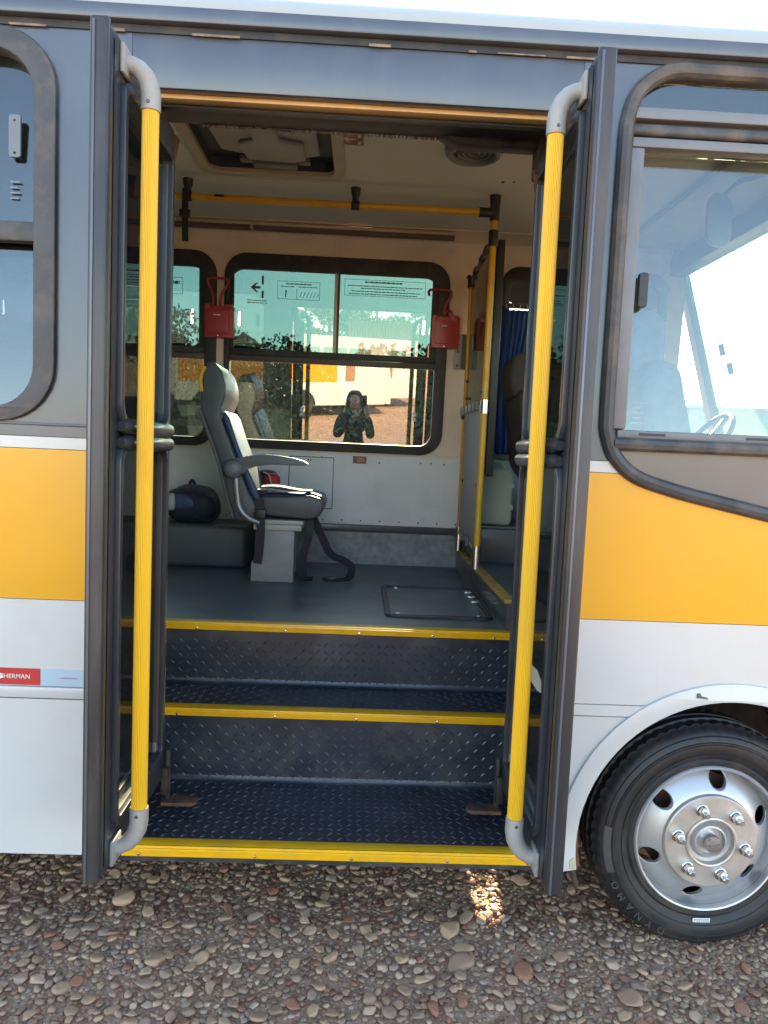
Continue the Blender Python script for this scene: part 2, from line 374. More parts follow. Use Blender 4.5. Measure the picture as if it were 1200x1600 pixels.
MB().plate([[(.750, .302), (.768, .302), (.768, .325), (.760, .342), (.750, .330)]], fXZ, -.015, -.0125).build('flare_patch', M('yellowed_paint', (.45, .42, .28), .6, var=.2), fl)
MB().plate([[(1.135, .90), (1.175, .897), (1.17, .903), (1.15, .907), (1.146, .917), (1.135, .915)]], fXZ, -.0145, -.0125).build('paint_chip', M('chipped_primer', (.12, .11, .10), .7), fl)
b = MB(); b.tube(smoothpath([(x, -.004, z) for x, z in [(2.6, 2.873), (1.6, 2.873), (1.05, 2.873)]+HB], 3), .024, 10, flat=1.0); b.build('window_seal', wrubber, bus)
# label strip on the left skirt
ls = MB().plate([rect(-1.62, -1.005, .868, .922)], fXZ, -.0025, -.0002).build('red_label', redst, bus)
MB().plate([rect(-1.003, -.80, .866, .921)], fXZ, -.0022, -.0002).build('pale_blue_label', M('pale_blue_label', (.36, .50, .58), .45, var=.05), bus)
MB().plate([[(-.945, .893), (-.93, .896), (-.885, .895), (-.885, .892), (-.94, .891)]], fXZ, -.0030, -.0023).build('label_print', M('mauve_print', (.36, .22, .35), .5), bus)
tm = text_mesh('SHERMAN', .021); t_ = link('lettering', tm, whitep, ls, (-1.083, -.0033, .895)); t_.rotation_euler = (R(90), 0, 0)
b = MB(); b.plate([circ(-1.133, .896, .0095, 20), circ(-1.133, .896, .0022, 10)[::-1]], fXZ, -.0032, -.0026); b.build('emblem', whitep, ls)
MB().plate([rect(-1.141, -1.125, .8955, .8965)], fXZ, -.0038, -.0033).build('emblem_bar', redst, ls)
# ---- kerb-side windows: frame, sash bar, panes
lean = lambda z0: (lambda u, v, w_: (u, w_+(v-z0)*math.tan(R(3.8)), v))
def nearwin(a, b_):
    f = MB().plate([rrect(a-.004, b_+.004, WZ0-.004, WZ1+.002, .175), rrect(a+.062, b_-.062, WZ0+.04, WZ1-.06, .13)], fXZ, -.018, .05).build('side_window', wrubber, bus, bev=.012, seg=3)
    MB().box(a+.05, b_-.05, -.008, .03, 2.258, 2.318).build('sash_bar', wrubber, f, bev=.006)
    MB().plate([rrect(a+.06, b_-.06, 2.31, WZ1-.057, [0, 0, .125, .125])], lean(2.31), .008, .013).build('pane', g_side, f)
    MB().plate([rrect(a+.06, b_-.06, WZ0+.038, 2.268, [.125, .125, 0, 0])], lean(1.75), .008, .013).build('pane', g_side, f)
    h = MB(); h.plate([rrect(b_-.143, b_-.108, 2.508, 2.632, .008), circ(b_-.1255, 2.52, .004, 8), circ(b_-.1255, 2.615, .004, 8)], fXZ, -.001, .007); h.build('latch_plate', M('latch_grey', (.15, .17, .19), .5), f)
    e = MB()
    for k, (l, z) in enumerate([(.03, 2.435), (.022, 2.418), (.03, 2.402), (.026, 2.386)]): e.plate([rect(b_-.142, b_-.142+l, z, z+.005)], fXZ, .0065, .0075)
    e.build('etched_mark', M('etched_white', (.16, .2, .24), .6), f)
    return f
for a, b_ in nearwins: nearwin(a, b_)
# ---- cab window assembly (kerb side, front)
cw = MB().plate([[(.835, 1.76), (XF, 1.76), (XF, 2.645), (.83, 2.645)]], lean(1.76), .004, .009).build('cab_window_pane', g_cab, bus)
MB().plate([[(.79, 2.75), (XF, 2.75), (XF, 2.842), (.90, 2.842), (.845, 2.825), (.805, 2.785)]], fXZ, .014, .019).build('quarter_pane', g_side, bus)
fr = M('grey_frame', (.16, .17, .185), .42, var=.1, scale=8, dirt=(.2, .17, .15), dscale=6, damt=.4)
MB().box(.80, XF, -.004, .045, 2.642, 2.672).build('window_frame_bar', fr, bus, bev=.004)
MB().box(.79, XF, -.012, .045, 2.676, 2.712).build('window_frame_bar', wrubber, bus, bev=.012, seg=3)
MB().box(.785, XF, -.016, .045, 2.722, 2.756).build('window_frame_bar', fr, bus, bev=.004)
MB().box(.795, .84, -.006, .045, 1.77, 2.64).build('window_frame_bar', fr, bus, bev=.006)
MB().box(.815, XF, -.002, .045, 1.742, 1.768).build('window_frame_bar', fr, bus, bev=.004)
MB().tube([(.80, -.008, 1.722), (1.1, -.008, 1.722), (XF, -.008, 1.722)], .022, 10).build('window_frame_bar', wrubber, bus)
for xa in (.885, 1.235): MB().box(xa, xa+.085, -.0045, .02, 1.752, 1.760).build('drain_slot', black, bus)
MB().plate([[(.80, 1.705), (.82, 1.69), (.855, 1.65), (.905, 1.622), (1.07, 1.578), (1.33, 1.525), (1.8, 1.427), (XF, 1.262), (XF, 1.715), (.80, 1.715)]], fXZ, .004, .04).build('cab_lower_panel', M('brown_grey_paint', (.13, .115, .105), .4, var=.08, scale=4, coat=.2), bus)
MB().plate([rrect(.852, .88, 2.155, 2.262, .008)], fXZ, -.004, .017).build('window_pull', black, bus, bev=.003)
e = MB()
for k, (l, z) in enumerate([(.05, 1.855), (.03, 1.838), (.042, 1.822), (.03, 1.806), (.04, 1.79)]): e.plate([rect(.86+.005*(k % 2), .86+l, z, z+.005)], fXZ, .0165, .0175)
e.build('etched_mark', darkp, bus)
# ---- roof, gutter
prof = [(-.012, 2.958), (-.004, 2.985), (.02, 3.015), (.06, 3.045), (.15, 3.085), (.4, 3.13), (.9, 3.17), (1.35, 3.185)]
full = prof+[(2.70-y, z) for y, z in prof[-2::-1]]
lo = [(y, z-.012) for y, z in full]
def sweepX(loop, x0, x1): return MB().plate([loop], fYZ, x0, x1)
roof = sweepX(full+lo[::-1], XL, 2.16).build('roof', M('roof_white', (.40, .41, .38), .38, var=.06, scale=3, dirt=(.34, .31, .24), dscale=3, damt=.45), bus)
MB().box(XL, XF, -.032, .02, 2.912, 2.957).build('gutter', grey, roof, bev=.006)
b = MB(); b.box(XL, XF, -.006, .02, 2.889, 2.911); b.build('gutter_shadow_gap', rubber, roof)
b = MB(); x = -1.3
while x < XF:
    l = random.uniform(.02, .16); b.box(x, x+l, -.010, -.0055, 2.886+random.uniform(0, .003), 2.892+random.uniform(0, .003)); x += l+random.uniform(.05, .4)
b.build('old_sealant', M('old_sealant', (.22, .17, .13), .8, var=.4, scale=30), roof, kind='stuff')

pull_m = M('pull_white', (.85, .87, .85), .4)
n_ = pull_m.node_tree; tl = n_.nodes.new('ShaderNodeBsdfTranslucent'); tl.inputs[0].default_value = (.9, .92, .9, 1); mx = n_.nodes.new('ShaderNodeMixShader'); mx.inputs[0].default_value = .6
n_.links.new(n_.nodes['Principled BSDF'].outputs[0], mx.inputs[1]); n_.links.new(tl.outputs[0], mx.inputs[2]); n_.links.new(mx.outputs[0], n_.nodes['Material Output'].inputs[0])
# ---- the far wall, leaning in at the top by 3.8 degrees
WT = R(3.8)
def FW(u, v, w_): return (u, 2.65-math.sin(WT)*v+math.cos(WT)*w_, 1.65+math.cos(WT)*v+math.sin(WT)*w_)   # w > 0 outwards
FW0, FW1 = 0.004, 1.262
farw = [(-.935, .534), (-2.46, -.987), (-3.99, -2.52), (.875, 1.98)]
MB().plate([rect(XL, 2.1, -.012, 1.345)]+[rrect(a+.02, b_-.02, FW0+.02, FW1-.02, .125) for a, b_ in farw], FW, 0, .045).build('far_wall', beige, bus)
def farwin(a, b_, split, style=0):
    fm = rubber if style == 0 else black
    f = MB().plate([rrect(a, b_, FW0, FW1, .145, 9), rrect(a+.036, b_-.075, .062, FW1-.098, .085)], FW, -.022, .04).build('far_window', fm, bus, bev=.009, seg=3)
    MB().plate([rect(a+.03, b_-.06, .574, .612)], FW, -.016, .03).build('sash_bar', M('brown_frame', (.075, .06, .05), .5, var=.2), f, bev=.004)
    MB().plate([rect(a+.03, b_-.06, .6125, .655)], FW, -.008, .03).build('sash_bar', rubber, f, bev=.004)
    # upper sashes
    ul, ur = a+.060, b_-.115; s0 = a+(b_-a)*split
    pl_ = [rrect(xx-.009, xx+.009, .80, .895, .008, 4) for xx in (ul+.035, ur-.045)]
    MB().plate([rrect(ul-.03, s0, .640, FW1-.092, [0, 0, 0, .10]), pl_[0]], FW, .004, .009).build('sliding_pane', g_upper, f)
    MB().plate([rrect(s0-.02, ur+.05, .640, FW1-.092, [0, 0, .10, 0]), pl_[1]], FW, .012, .017).build('sliding_pane', g_upper, f)
    MB().plate([rect(s0-.022, s0-.001, .65, FW1-.095)], FW, -.002, .003).build('pane_edge', M('pale_edge', (.5, .5, .42), .4), f)
    MB().plate([rect(s0, s0+.014, .65, FW1-.095)], FW, -.006, .011).build('pane_divider', black, f)
    MB().plate([rrect(ul-.035, ul, .65, FW1-.095, [0, 0, 0, .03])], FW, -.004, .0035).build('frame_stile', rubber, f)
    MB().plate([rrect(ur, ur+.045, .65, FW1-.095, [0, 0, .03, 0])], FW, -.004, .0035).build('frame_stile', rubber, f)
    MB().plate([rrect(a+.03, b_-.07, .056, .578, [.085, .085, 0, 0])], FW, .006, .011).build('fixed_pane', g_lower, f)
    for xx in (ul+.035, ur-.045): MB().plate([rrect(xx-.012, xx+.012, .797, .898, .01, 4), rrect(xx-.009, xx+.009, .80, .895, .008, 4)], FW, -.002, .018).build('finger_pull', pull_m, f)
    return f
WIN = [farwin(a, b_, .5, 0 if i < 3 else 1) for i, (a, b_) in enumerate(farw[:3])]
# print on the panes: outlines and lines of small type
def dashes(b, u0, u1, v, h, w0=-.0005, w1=.0003):
    u = u0
    while u < u1-.004:
        l = min(random.uniform(.008, .03), u1-u); b.plate([rect(u, u+l, v, v+h)], FW, w0, w1); u += l+.004
def notice(win, u0, u1, v0, v1, rows, t=.0025, w0=.001, pict=False):
    b = MB(); b.plate([rect(u0, u1, v0, v1), rect(u0+t, u1-t, v0+t, v1-t)], FW, w0, w0+.001)
    for k, (fa, fb, fv, h) in enumerate(rows): dashes(b, u0+(u1-u0)*fa, u0+(u1-u0)*fb, v0+(v1-v0)*fv, h, w0, w0+.001)
    if pict:
        um = u0+(u1-u0)*.45
        b.plate([rect(um, um+t, v0+t, v1-.05)], FW, w0, w0+.001)
        for k in range(6):
            q = um+.02+.022*k; b.plate([[(q, v0+.012), (q+.003, v0+.012), (q+.017, v0+.05), (q+.014, v0+.05)]], FW, w0, w0+.001)
        b.plate([[(u0+.05, v0+.012), (u0+.056, v0+.012), (u0+.062, v0+.055), (u0+.052, v0+.06)]], FW, w0, w0+.001)
    b.build('notice_print', M('notice_ink', (.10, .22, .20), .6), win)
notice(WIN[0], -.595, -.318, .985, 1.10, [(.2, .8, .82, .008), (.08, .4, .68, .005), (.5, .95, .68, .005)], pict=True)
notice(WIN[0], -.158, .374, 1.03, 1.135, [(.25, .72, .80, .011), (.04, .96, .58, .006), (.2, .75, .44, .006), (.08, .93, .26, .006), (.06, .9, .10, .006)], w0=.0095)
notice(WIN[1], -1.40, -1.212, .985, 1.09, [(.3, .9, .6, .02), (.3, .65, .2, .02)], w0=.0095)
notice(WIN[1], -2.35, -1.80, 1.03, 1.14, [(.25, .8, .80, .011), (.04, .96, .58, .006), (.2, .75, .44, .006), (.08, .93, .26, .006)])
b = MB(); b.plate([rect(-.698, -.684, 1.07, 1.125)], FW, .001, .002); b.plate([rect(-.698, -.684, .985, 1.03)], FW, .001, .002)
b.plate([[(-.77, 1.05), (-.735, 1.08), (-.722, 1.08), (-.742, 1.058), (-.705, 1.058), (-.705, 1.043), (-.742, 1.043), (-.722, 1.021), (-.735, 1.021)]], FW, .001, .002)
b.build('exit_arrow', M('arrow_ink', (.06, .13, .12), .6), WIN[0])
b = MB(); dashes(b, -.79, -.66, .965, .006, .001, .002); dashes(b, -.79, -.66, .95, .006, .001, .002); b.build('notice_print', M('notice_ink', ()), WIN[0])
# lower far wall panel, kick plate
MB().box(XL, .70, 2.645, 2.675, 1.165, 1.637).build('lower_wall_panel', panel_m, bus)
MB().box(XL, .70, 2.61, 2.655, 1.118, 1.163).build('wall_rail', dgrey, bus, bev=.004)
MB().box(XL, .70, 2.635, 2.665, .895, 1.117).build('kick_plate', kick_m, bus)
MB().plate([rect(XL, 2.1, .895, 1.66), rect(.716, .840, .985, 1.124)], fXZ, 2.676, 2.70).build('outer_far_panel', white, bus)  # unseen opening, added so a sun beam reaches the gravel under the step
riv = MB()
for x in [-.87, -.80, -.62, -.60, -.36, -.345, -.27, .03, .12, .40, .47, .56]:
    riv.lathe([(0, -.003), (.005, -.002), (.006, 0)], lambda a, c, h, x=x: (x+a, 2.645+h, 1.60+c+.012*math.sin(x*40)), 8)
for x in np.arange(-.9, .68, .13): riv.lathe([(0, -.003), (.005, -.002), (.006, 0)], lambda a, c, h, x=x: (x+a, 2.645+h, 1.19+c), 8)
riv.build('screw_row', black, bus, kind='stuff')
b = MB(); b.plate([rect(-.49, -.186, 1.262, 1.612), rect(-.484, -.192, 1.268, 1.606)], fXZ, 2.6425, 2.6449); b.build('access_panel_joint', dgrey, bus)
wl = MB().plate([rect(-.06, .032, 1.578, 1.628)], fXZ, 2.6425, 2.6449).build('brown_wall_label', M('label_brown', (.16, .08, .05), .5), bus)
MB().plate([rect(-.03, .018, 1.587, 1.619)], fXZ, 2.641, 2.6424).build('label_print', M('label_orange', (.5, .16, .05), .5), wl)
# right of the window: pillar plate and cab-side far window with curtain
pb = MB().plate([rrect(.585, .675, .585, .815, .006)], FW, -.018, 0).build('pillar_bracket', M('bracket_grey', (.17, .16, .15), .45, .3), bus, bev=.003)
for v in (.61, .70, .79): MB().lathe([(0, -.024), (.006, -.022), (.008, -.018)], lambda a, c, h, v=v: FW(.607+a, v+c, h), 8).build('bracket_screw', black, pb)
MB().plate([rect(.632, .672, .59, .81)], FW, -.0195, -.0181).build('bracket_slot', black, pb)
f3 = MB().plate([rrect(.875, 1.98, FW0, FW1, .11), rrect(.93, 1.92, .08, FW1-.09, .07)], FW, -.02, .04).build('driver_window', black, bus, bev=.008)
MB().plate([rect(.90, 1.95, 1.0, 1.03)], FW, -.015, .03).build('sash_bar', M('brown_frame', ()), f3)
MB().plate([rrect(.92, 1.93, .07, FW1-.08, .07)], FW, .006, .011).build('pane', g_lower, f3)
MB().plate([rrect(.91, 1.94, 1.028, FW1-.07, .06)], FW, -.012, .004).build('window_blind', black, f3)
st = MB().plate([rect(.855, 1.02, 1.345+.03, 1.345+.095)], FW, -.006, -.004).build('dull_sticker', M('sticker_grey', (.30, .29, .25), .5), bus)
# ---- cove and ceiling
cov = [(FW(0, 1.335, 0)[1], FW(0, 1.335, 0)[2])]
CY, CZ = cov[0]
cv = [(CY, CZ), (CY-.03, CZ+.05), (CY-.10, CZ+.078), (2.37, 3.062), (2.37, 3.075), (CY-.10, CZ+.10), (CY-.0, CZ+.07), (CY+.03, CZ)]
sweepX(cv, XL, 2.05).build('cove_panel', beige, bus)
# ceiling with an opening for the hatch
HX0, HX1, HY0, HY1 = -.85, -.17, .76, 1.56
MB().plate([rect(XL, 2.05, .30, 2.368), rrect(HX0, HX1, HY0, HY1, .07)], fXY, 3.068, 3.08).build('ceiling', ceil_m, bus)
b = MB(); b.box(-1.9, -.745, 2.355, 2.40, 3.03, 3.05); b.box(-.735, .53, 2.355, 2.40, 3.03, 3.05); lr = b.build('ceiling_trim', cream, bus, bev=.004)
b = MB(); b.box(-1.9, -.75, 2.36, 2.41, 3.008, 3.029); b.box(-.73, .525, 2.36, 2.41, 3.008, 3.029); b.build('trim_groove', M('trim_brown', (.12, .085, .07), .5), lr)
MB().box(-.746, -.734, 2.352, 2.405, 3.005, 3.053).build('trim_joint', cream, lr)
# hatch
hf = MB().plate([rrect(HX0-.03, HX1+.03, HY0-.03, HY1+.03, .09), rrect(HX0+.025, HX1-.025, HY0+.025, HY1-.02, .06)], fXY, 3.048, 3.085).build('roof_hatch', cream, bus, bev=.009, seg=3)
b = MB(); b.plate([rrect(HX0+.02, HX1-.02, HY0+.02, HY1-.02, .06)], fXY, 3.118, 3.124); b.plate([rrect(HX0+.022, HX1-.022, HY0+.022, HY1-.018, .06), rrect(HX0+.026, HX1-.026, HY0+.026, HY1-.022, .06)], fXY, 3.07, 3.12); b.build('hatch_well', M('hatch_dark', (.05, .055, .06), .6), hf)
b = MB(); b.plate([[(-.78, .80), (-.27, .80), (-.26, 1.38), (-.34, 1.42), (-.40, 1.44), (-.64, 1.40), (-.74, 1.36)]], fXY, 3.085, 3.112); hc = b.build('hatch_cover', M('hatch_grey', (.40, .39, .36), .55), hf, bev=.012, seg=3)
b = MB(); b.plate([[(-.60, .80), (-.46, .80), (-.44, 1.18), (-.33, 1.22), (-.33, 1.40), (-.40, 1.44), (-.62, 1.42), (-.64, 1.24), (-.56, 1.20)]], fXY, 3.066, 3.086); b.build('hatch_moulding', M('hatch_grey', ()), hf, bev=.01, seg=3)
b = MB(); b.box(-.60, -.38, 1.44, 1.50, 3.055, 3.10); b.box(-.665, -.60, 1.44, 1.49, 3.075, 3.10); b.box(-.38, -.315, 1.44, 1.49, 3.075, 3.10); b.build('hatch_handle', M('handle_brown', (.17, .15, .14), .45), hf, bev=.006)
b = MB(); b.tube([(-.66, 1.02, 3.06), (-.36, 1.05, 3.06)], .004, 6); b.build('hatch_pull_cord', black, hf)
MB().box(-.755, -.72, .95, 1.05, 3.078, 3.085).build('hatch_tag', M('tag_pale', (.5, .47, .4), .5), hf)
# red exit stickers
def exitsticker(x0, x1, y0, y1):
    s_ = MB().plate([rect(x0, x1, y0, y1)], fXY, 3.0655, 3.0678).build('exit_sticker', M('maroon_print', (.24, .02, .035), .45), bus)
    cx = (x0+x1)/2; cy = (y0+y1)/2; k = (x1-x0)/.115
    b = MB(); b.plate([[(cx-.04*k, cy), (cx-.012*k, cy+.03), (cx-.004*k, cy+.03), (cx-.018*k, cy+.007), (cx+.02*k, cy+.007), (cx+.02*k, cy-.007), (cx-.018*k, cy-.007), (cx-.004*k, cy-.03), (cx-.012*k, cy-.03)]], fXY, 3.0635, 3.065)
    b.plate([rect(cx+.032*k, cx+.045*k, cy+.02, cy+.05)], fXY, 3.0635, 3.065); b.plate([rect(cx+.032*k, cx+.045*k, cy-.05, cy-.02)], fXY, 3.0635, 3.065)
    b.plate([rect(x0+.004, x1-.002, y1+.001, y1+.03)], fXY, 3.0635, 3.0665); b.build('exit_print', whitep, s_)
exitsticker(-.165, -.05, 1.04, 1.17); exitsticker(-.985, -.87, .93, 1.03)
# round ceiling ventilator
vt = empty('ceiling_speaker', bus, (.46, 1.15, 3.068))
fz = lambda a, c, h: (a, c, h)
MB().lathe([(.135, 0), (.132, -.02), (.118, -.034), (.104, -.034), (.098, -.02), (.098, 0)], fz, 40).build('ring', M('speaker_grey', (.21, .20, .185), .5), vt)
b = MB(); b.lathe([(0, -.018), (.05, -.017), (.10, -.012)], fz, 32); b.build('grille', M('grille_dark', (.07, .065, .06), .6, bump=.6, bscale=260), vt)
b = MB()
for r_ in (.025, .05, .075): b.lathe([(r_-.003, -.018), (r_, -.023), (r_+.003, -.018)], fz, 32)
b.build('grille_ring', M('speaker_grey', ()), vt)
b = MB(); b.lathe([(0, 3.0635), (.006, 3.065), (.007, 3.068)], lambda a, c, h: (.72+a, 1.52+c, h), 8); b.build('ceiling_screw', black, bus); b = MB(); b.lathe([(0, 3.0635), (.008, 3.065), (.01, 3.068)], lambda a, c, h: (.665+a, 1.53+c, h), 8); b.build('ceiling_screw', black, bus)

# ---- grab rail, partition
PX, PY, QY = .665, 1.735, 2.50
def joint(path, r=.026, par=None): return MB().tube(path, r, 12).build('pipe_joint', black, par, bev=.003)
gb = empty('grab_rail', bus)
MB().tube([(-2.6, PY, 2.978), (-1, PY, 2.978), (PX, PY, 2.978)], .0185, 14).build('rail_tube', yelpaint, gb)
for xh in (-.09, -.985):
    MB().tube([(xh, PY, 3.068), (xh, PY, 3.04), (xh, PY, 3.02), (xh, PY, 2.99)], [.028, .024, .018, .018], 12).build('rail_hanger', black, gb)
    joint([(xh-.022, PY, 2.978), (xh+.022, PY, 2.978)], .0255, gb)
joint([(PX-.085, PY, 2.978), (PX+.005, PY, 2.978)], .026, gb); MB().plate([rect(-.84, -.79, -.006, .006)], lambda u, v, w_: (u, PY-.0186+w_, 2.985+v), -.001, .001).build('rail_print', black, gb)
sp = MB(); sp.tube([(-.99, PY-.03, 3.01), (-.99, PY-.034, 2.87), (-.985, PY-.034, 2.735)], .0235, 4, flat=.16, up=(1, 0, 0)); stp = sp.build('hand_strap', web, gb)
sp = MB(); sp.box(-1.018, -.962, PY-.045, PY-.025, 2.86, 2.90); sp.build('strap_buckle', black, gb, bev=.004)
pt = empty('partition', bus)
MB().tube([(PX, PY, 1.09), (PX, PY, 3.05)], .0185, 16).build('post', yelpaint, pt)
MB().tube([(PX, QY, 1.12), (PX, QY, 2.80)], .0165, 14).build('post', yelpaint, pt)
MB().tube([(PX, PY, 3.068), (PX, PY, 3.05), (PX, PY, 3.0)], [.032, .029, .025], 14).build('post_cap', black, pt)
joint([(PX, PY, 2.935), (PX, PY, 3.02)], .0265, pt); joint([(PX, PY, 2.80), (PX, PY, 2.885)], .0275, pt); joint([(PX, QY, 2.745), (PX, QY, 2.815)], .027, pt)
MB().tube([(PX, PY, 2.845), (PX, QY, 2.795)], .014, 10).build('top_rail', M('worn_rail', (.20, .15, .10), .5, var=.4, scale=16), pt)
for q in (.25, .45, .75): joint([(PX, PY+(QY-PY)*(q-.05), 2.845-.05*(q-.05)), (PX, PY+(QY-PY)*(q+.05), 2.845-.05*(q+.05))], .022, pt)
MB().tube([(PX+.005, QY-.01, 2.795), (PX-.03, QY-.03, 2.81)], .014, 8).build('rail_end', black, pt)
MB().box(PX-.006, PX+.006, PY+.02, QY-.018, 1.16, 1.945).build('lower_sheet', M('grey_sheet', (.27, .27, .27), .5, var=.06), pt)
MB().plate([[(PY+.022, 1.955), (QY-.018, 1.955), (QY-.018, 2.74), (QY-.06, 2.765), (PY+.022, 2.80)]], fYZ, PX-.003, PX+.002).build('clear_sheet', g_clear, pt)
MB().tube([(PX, PY, 1.945), (PX, QY, 1.94)], .012, 10).build('middle_rail', steel, pt)
for k in range(5):
    y = PY+.10+.15*k; MB().tube([(PX-.028, y, 1.92), (PX-.028, y+.012, 1.97)], .012, 8).build('clamp', steel, pt)
MB().tube([(PX, PY, 1.90), (PX, PY, 1.975)], .023, 14).build('clamp_band', zinc, pt); MB().tube([(PX-.02, PY-.012, 2.02), (PX-.03, PY-.02, 2.02)], .012, 10).build('clamp_bolt', steel, pt)
joint([(PX, QY, 1.90), (PX, QY, 1.955)], .024, pt)
MB().tube([(PX, PY, 1.135), (PX, QY, 1.155)], .013, 10).build('bottom_rail', steel, pt)
for q in (.3, .6): MB().tube([(PX-.02, PY+(QY-PY)*q, 1.13), (PX-.02, PY+(QY-PY)*q+.03, 1.18)], .013, 8).build('clamp', steel, pt)
for yy, zz in ((PY, 1.09), (QY, 1.12)): MB().tube([(PX, yy, 1.03), (PX, yy, zz+.07)], .024, 14).build('foot_socket', zinc, pt)
for (y, z) in ((1.80, 1.50), (2.40, 1.50), (1.80, 1.30), (2.30, 2.02), (2.44, 2.03), (2.44, 2.14)): MB().tube([(PX-.012, y, z), (PX-.004, y, z)], .01, 8).build('sheet_screw', black, pt)
MB().plate([[(1.80, 2.02), (1.95, 2.02), (2.35, 2.13), (2.35, 2.75), (1.80, 2.79)]], fYZ, PX+.012, PX+.014).build('notice_sheet', g_clear, pt)
# ---- cab side: kick board, cab floor, wheel housing, dash
MB().box(.672, .70, .862, 2.635, .896, 1.015).build('kick_board', dgrey, bus)
MB().box(.66, .712, .862, 2.60, 1.015, 1.033).build('edge_strip', M('worn_yellow_strip', (.42, .25, .05), .6, var=.3, scale=20, dirt=(.12, .09, .06), dscale=12, damt=.7), bus, bev=.003)
MB().plate([[(.70, .86), (.962, .86), (.962, .05), (2.5, .05), (2.5, 2.66), (.70, 2.66)], rect(.706, 1.70, 2.13, 2.656)], fXY, .985, 1.012).build('cab_floor', floor_m, bus)  # hole under the housing added to let that sun beam through
b = MB(); b.box(.702, 1.75, 2.10, 2.64, 1.222, 1.24); b.box(.702, 1.75, 2.10, 2.115, 1.0125, 1.2215); b.box(.702, .7085, 2.1155, 2.64, 1.0125, 1.2215); b.box(1.735, 1.75, 2.1155, 2.64, 1.0125, 1.2215)
b.build('front_wheel_housing', dgrey, bus, bev=.002)
MB().box(.70, 2.1, 2.60, 2.644, 1.241, 1.64).build('cab_wall_panel', M('pale_blue_panel', (.26, .31, .33), .5), bus)
MB().box(.70, 2.1, 2.585, 2.65, 1.64, 1.68).build('cab_wall_rail', black, bus)
MB().box(.71, 2.0, .045, .075, 1.03, 1.70).build('cab_inner_panel', dgrey, bus)
# front end: windscreen, pillars, dash
MB().plate([[(2.45, .3), (XF, .3), (2.60, 1.25), (2.50, 1.66), (2.12, 2.93), (2.02, 3.05), (1.98, 3.05), (2.07, 2.92), (2.45, 1.62), (2.5, 1.25)]], lambda u, v, w_: (u, w_, v), 2.585, 2.665).build('front_pillar', dgrey, bus)
MB().box(2.44, XF, .02, 2.6, .35, 1.60).build('front_panel', white, bus, bev=.03)
MB().box(1.98, 2.10, .06, 2.6, 2.90, 3.10).build('windscreen_header', dgrey, bus, bev=.015)
MB().plate([[(2.50, 1.58), (2.505, 1.58), (2.085, 2.92), (2.08, 2.92)]], lambda u, v, w_: (u, w_, v), .05, 2.60).build('windscreen', g_screen, bus)
b = MB(); b.plate([[(2.05, 1.2), (2.5, 1.2), (2.5, 1.60), (2.38, 1.66), (2.12, 1.64), (2.02, 1.52)]], lambda u, v, w_: (u, w_, v), .06, 2.6); b.build('dashboard', M('dash_grey', (.12, .13, .14), .6), bus, bev=.02)
b = MB(); b.lathe([(.21+.016*math.cos(a), .016*math.sin(a)) for a in [k*math.pi/4 for k in range(8)]], lambda a, c, h: (2.02+a*.55+h*.8, 1.95+c, 1.80+a*.8-h*.55), 40, close=True)
sw = b.build('steering_wheel', black, bus); MB().tube([(2.02, 1.95, 1.80), (2.2, 1.95, 1.5)], .03, 12).build('column', black, sw)
b = MB(); b.tube([(1.82, 1.95, 1.68), (2.02, 1.95, 1.80), (2.14, 1.95, 1.96)], .014, 8); b.build('spoke', black, sw)
mr = MB(); mr.plate([rrect(-.075, .075, -.12, .12, .06)], lambda u, v, w_: (1.645+u, 1.2+w_+u*.5, 2.825+v), -.02, .012); rm = mr.build('inside_mirror', M('mirror_back', (.10, .12, .15), .45), bus, bev=.012, seg=3)
MB().tube(smoothpath([(1.66, 1.2, 2.94), (1.72, 1.18, 3.0), (1.80, 1.15, 3.02), (1.9, 1.15, 3.06)]), .012, 8).build('mirror_arm', black, rm)
MB().box(1.6, 2.0, .6, 2.4, 3.02, 3.06).build('sun_visor_shelf', M('visor_beige', (.40, .36, .30), .6), bus, bev=.01)
for (y, z) in ((2.25, 2.36), (2.2, 2.24)): MB().plate([rect(0, .07, 0, .07)], lambda u, v, w_, y=y, z=z: (2.42-.313*(z-1.8+v)+w_, y+u, z+v), 0, .002).build('windscreen_sticker', M('sticker_green', (.16, .22, .16), .6), bus)
# driver's seat and co-driver backrest
def cabseat(x, y, m, full=True):
    s_ = empty('cab_seat', bus, (x, y, 1.012))
    MB().plate([[(.10, .44), (.22, .40), (.06, 1.02), (-.03, 1.05), (-.09, 1.0), (-.03, .6)]], lambda u, v, w_: (u, w_, v), -.23, .23).build('backrest', m, s_, bev=.05, seg=4)
    MB().plate([[(-.10, .98), (.03, .99), (.03, 1.20), (-.03, 1.245), (-.11, 1.22), (-.13, 1.10)]], lambda u, v, w_: (u, w_, v), -.15, .15).build('headrest', m, s_, bev=.045, seg=4)
    MB().box(.10, .60, -.24, .24, .34, .46).build('cushion', m, s_, bev=.05, seg=4)
    MB().box(.15, .52, -.18, .18, .0, .34).build('pedestal', black, s_, bev=.02)
    return s_
brn = M('brown_fabric', (.045, .035, .032), .8, var=.2, scale=20)
tag(cabseat(.93, 1.92, brn), 'dark brown driver seat with a headrest')
tag(cabseat(1.12, .62, M('blue_grey_fabric', (.09, .11, .13), .8, var=.2, scale=20)), 'blue grey front passenger seat')
MB().tube([(.725, 1.86, 2.86), (.728, 1.86, 2.2), (.735, 1.86, 1.55)], .028, 4, flat=.3, up=(1, 0, 0)).build('driver_belt', web, bus)
MB().box(.70, .745, 1.80, 1.83, 1.56, 2.86).build('belt_post', black, bus, bev=.005)

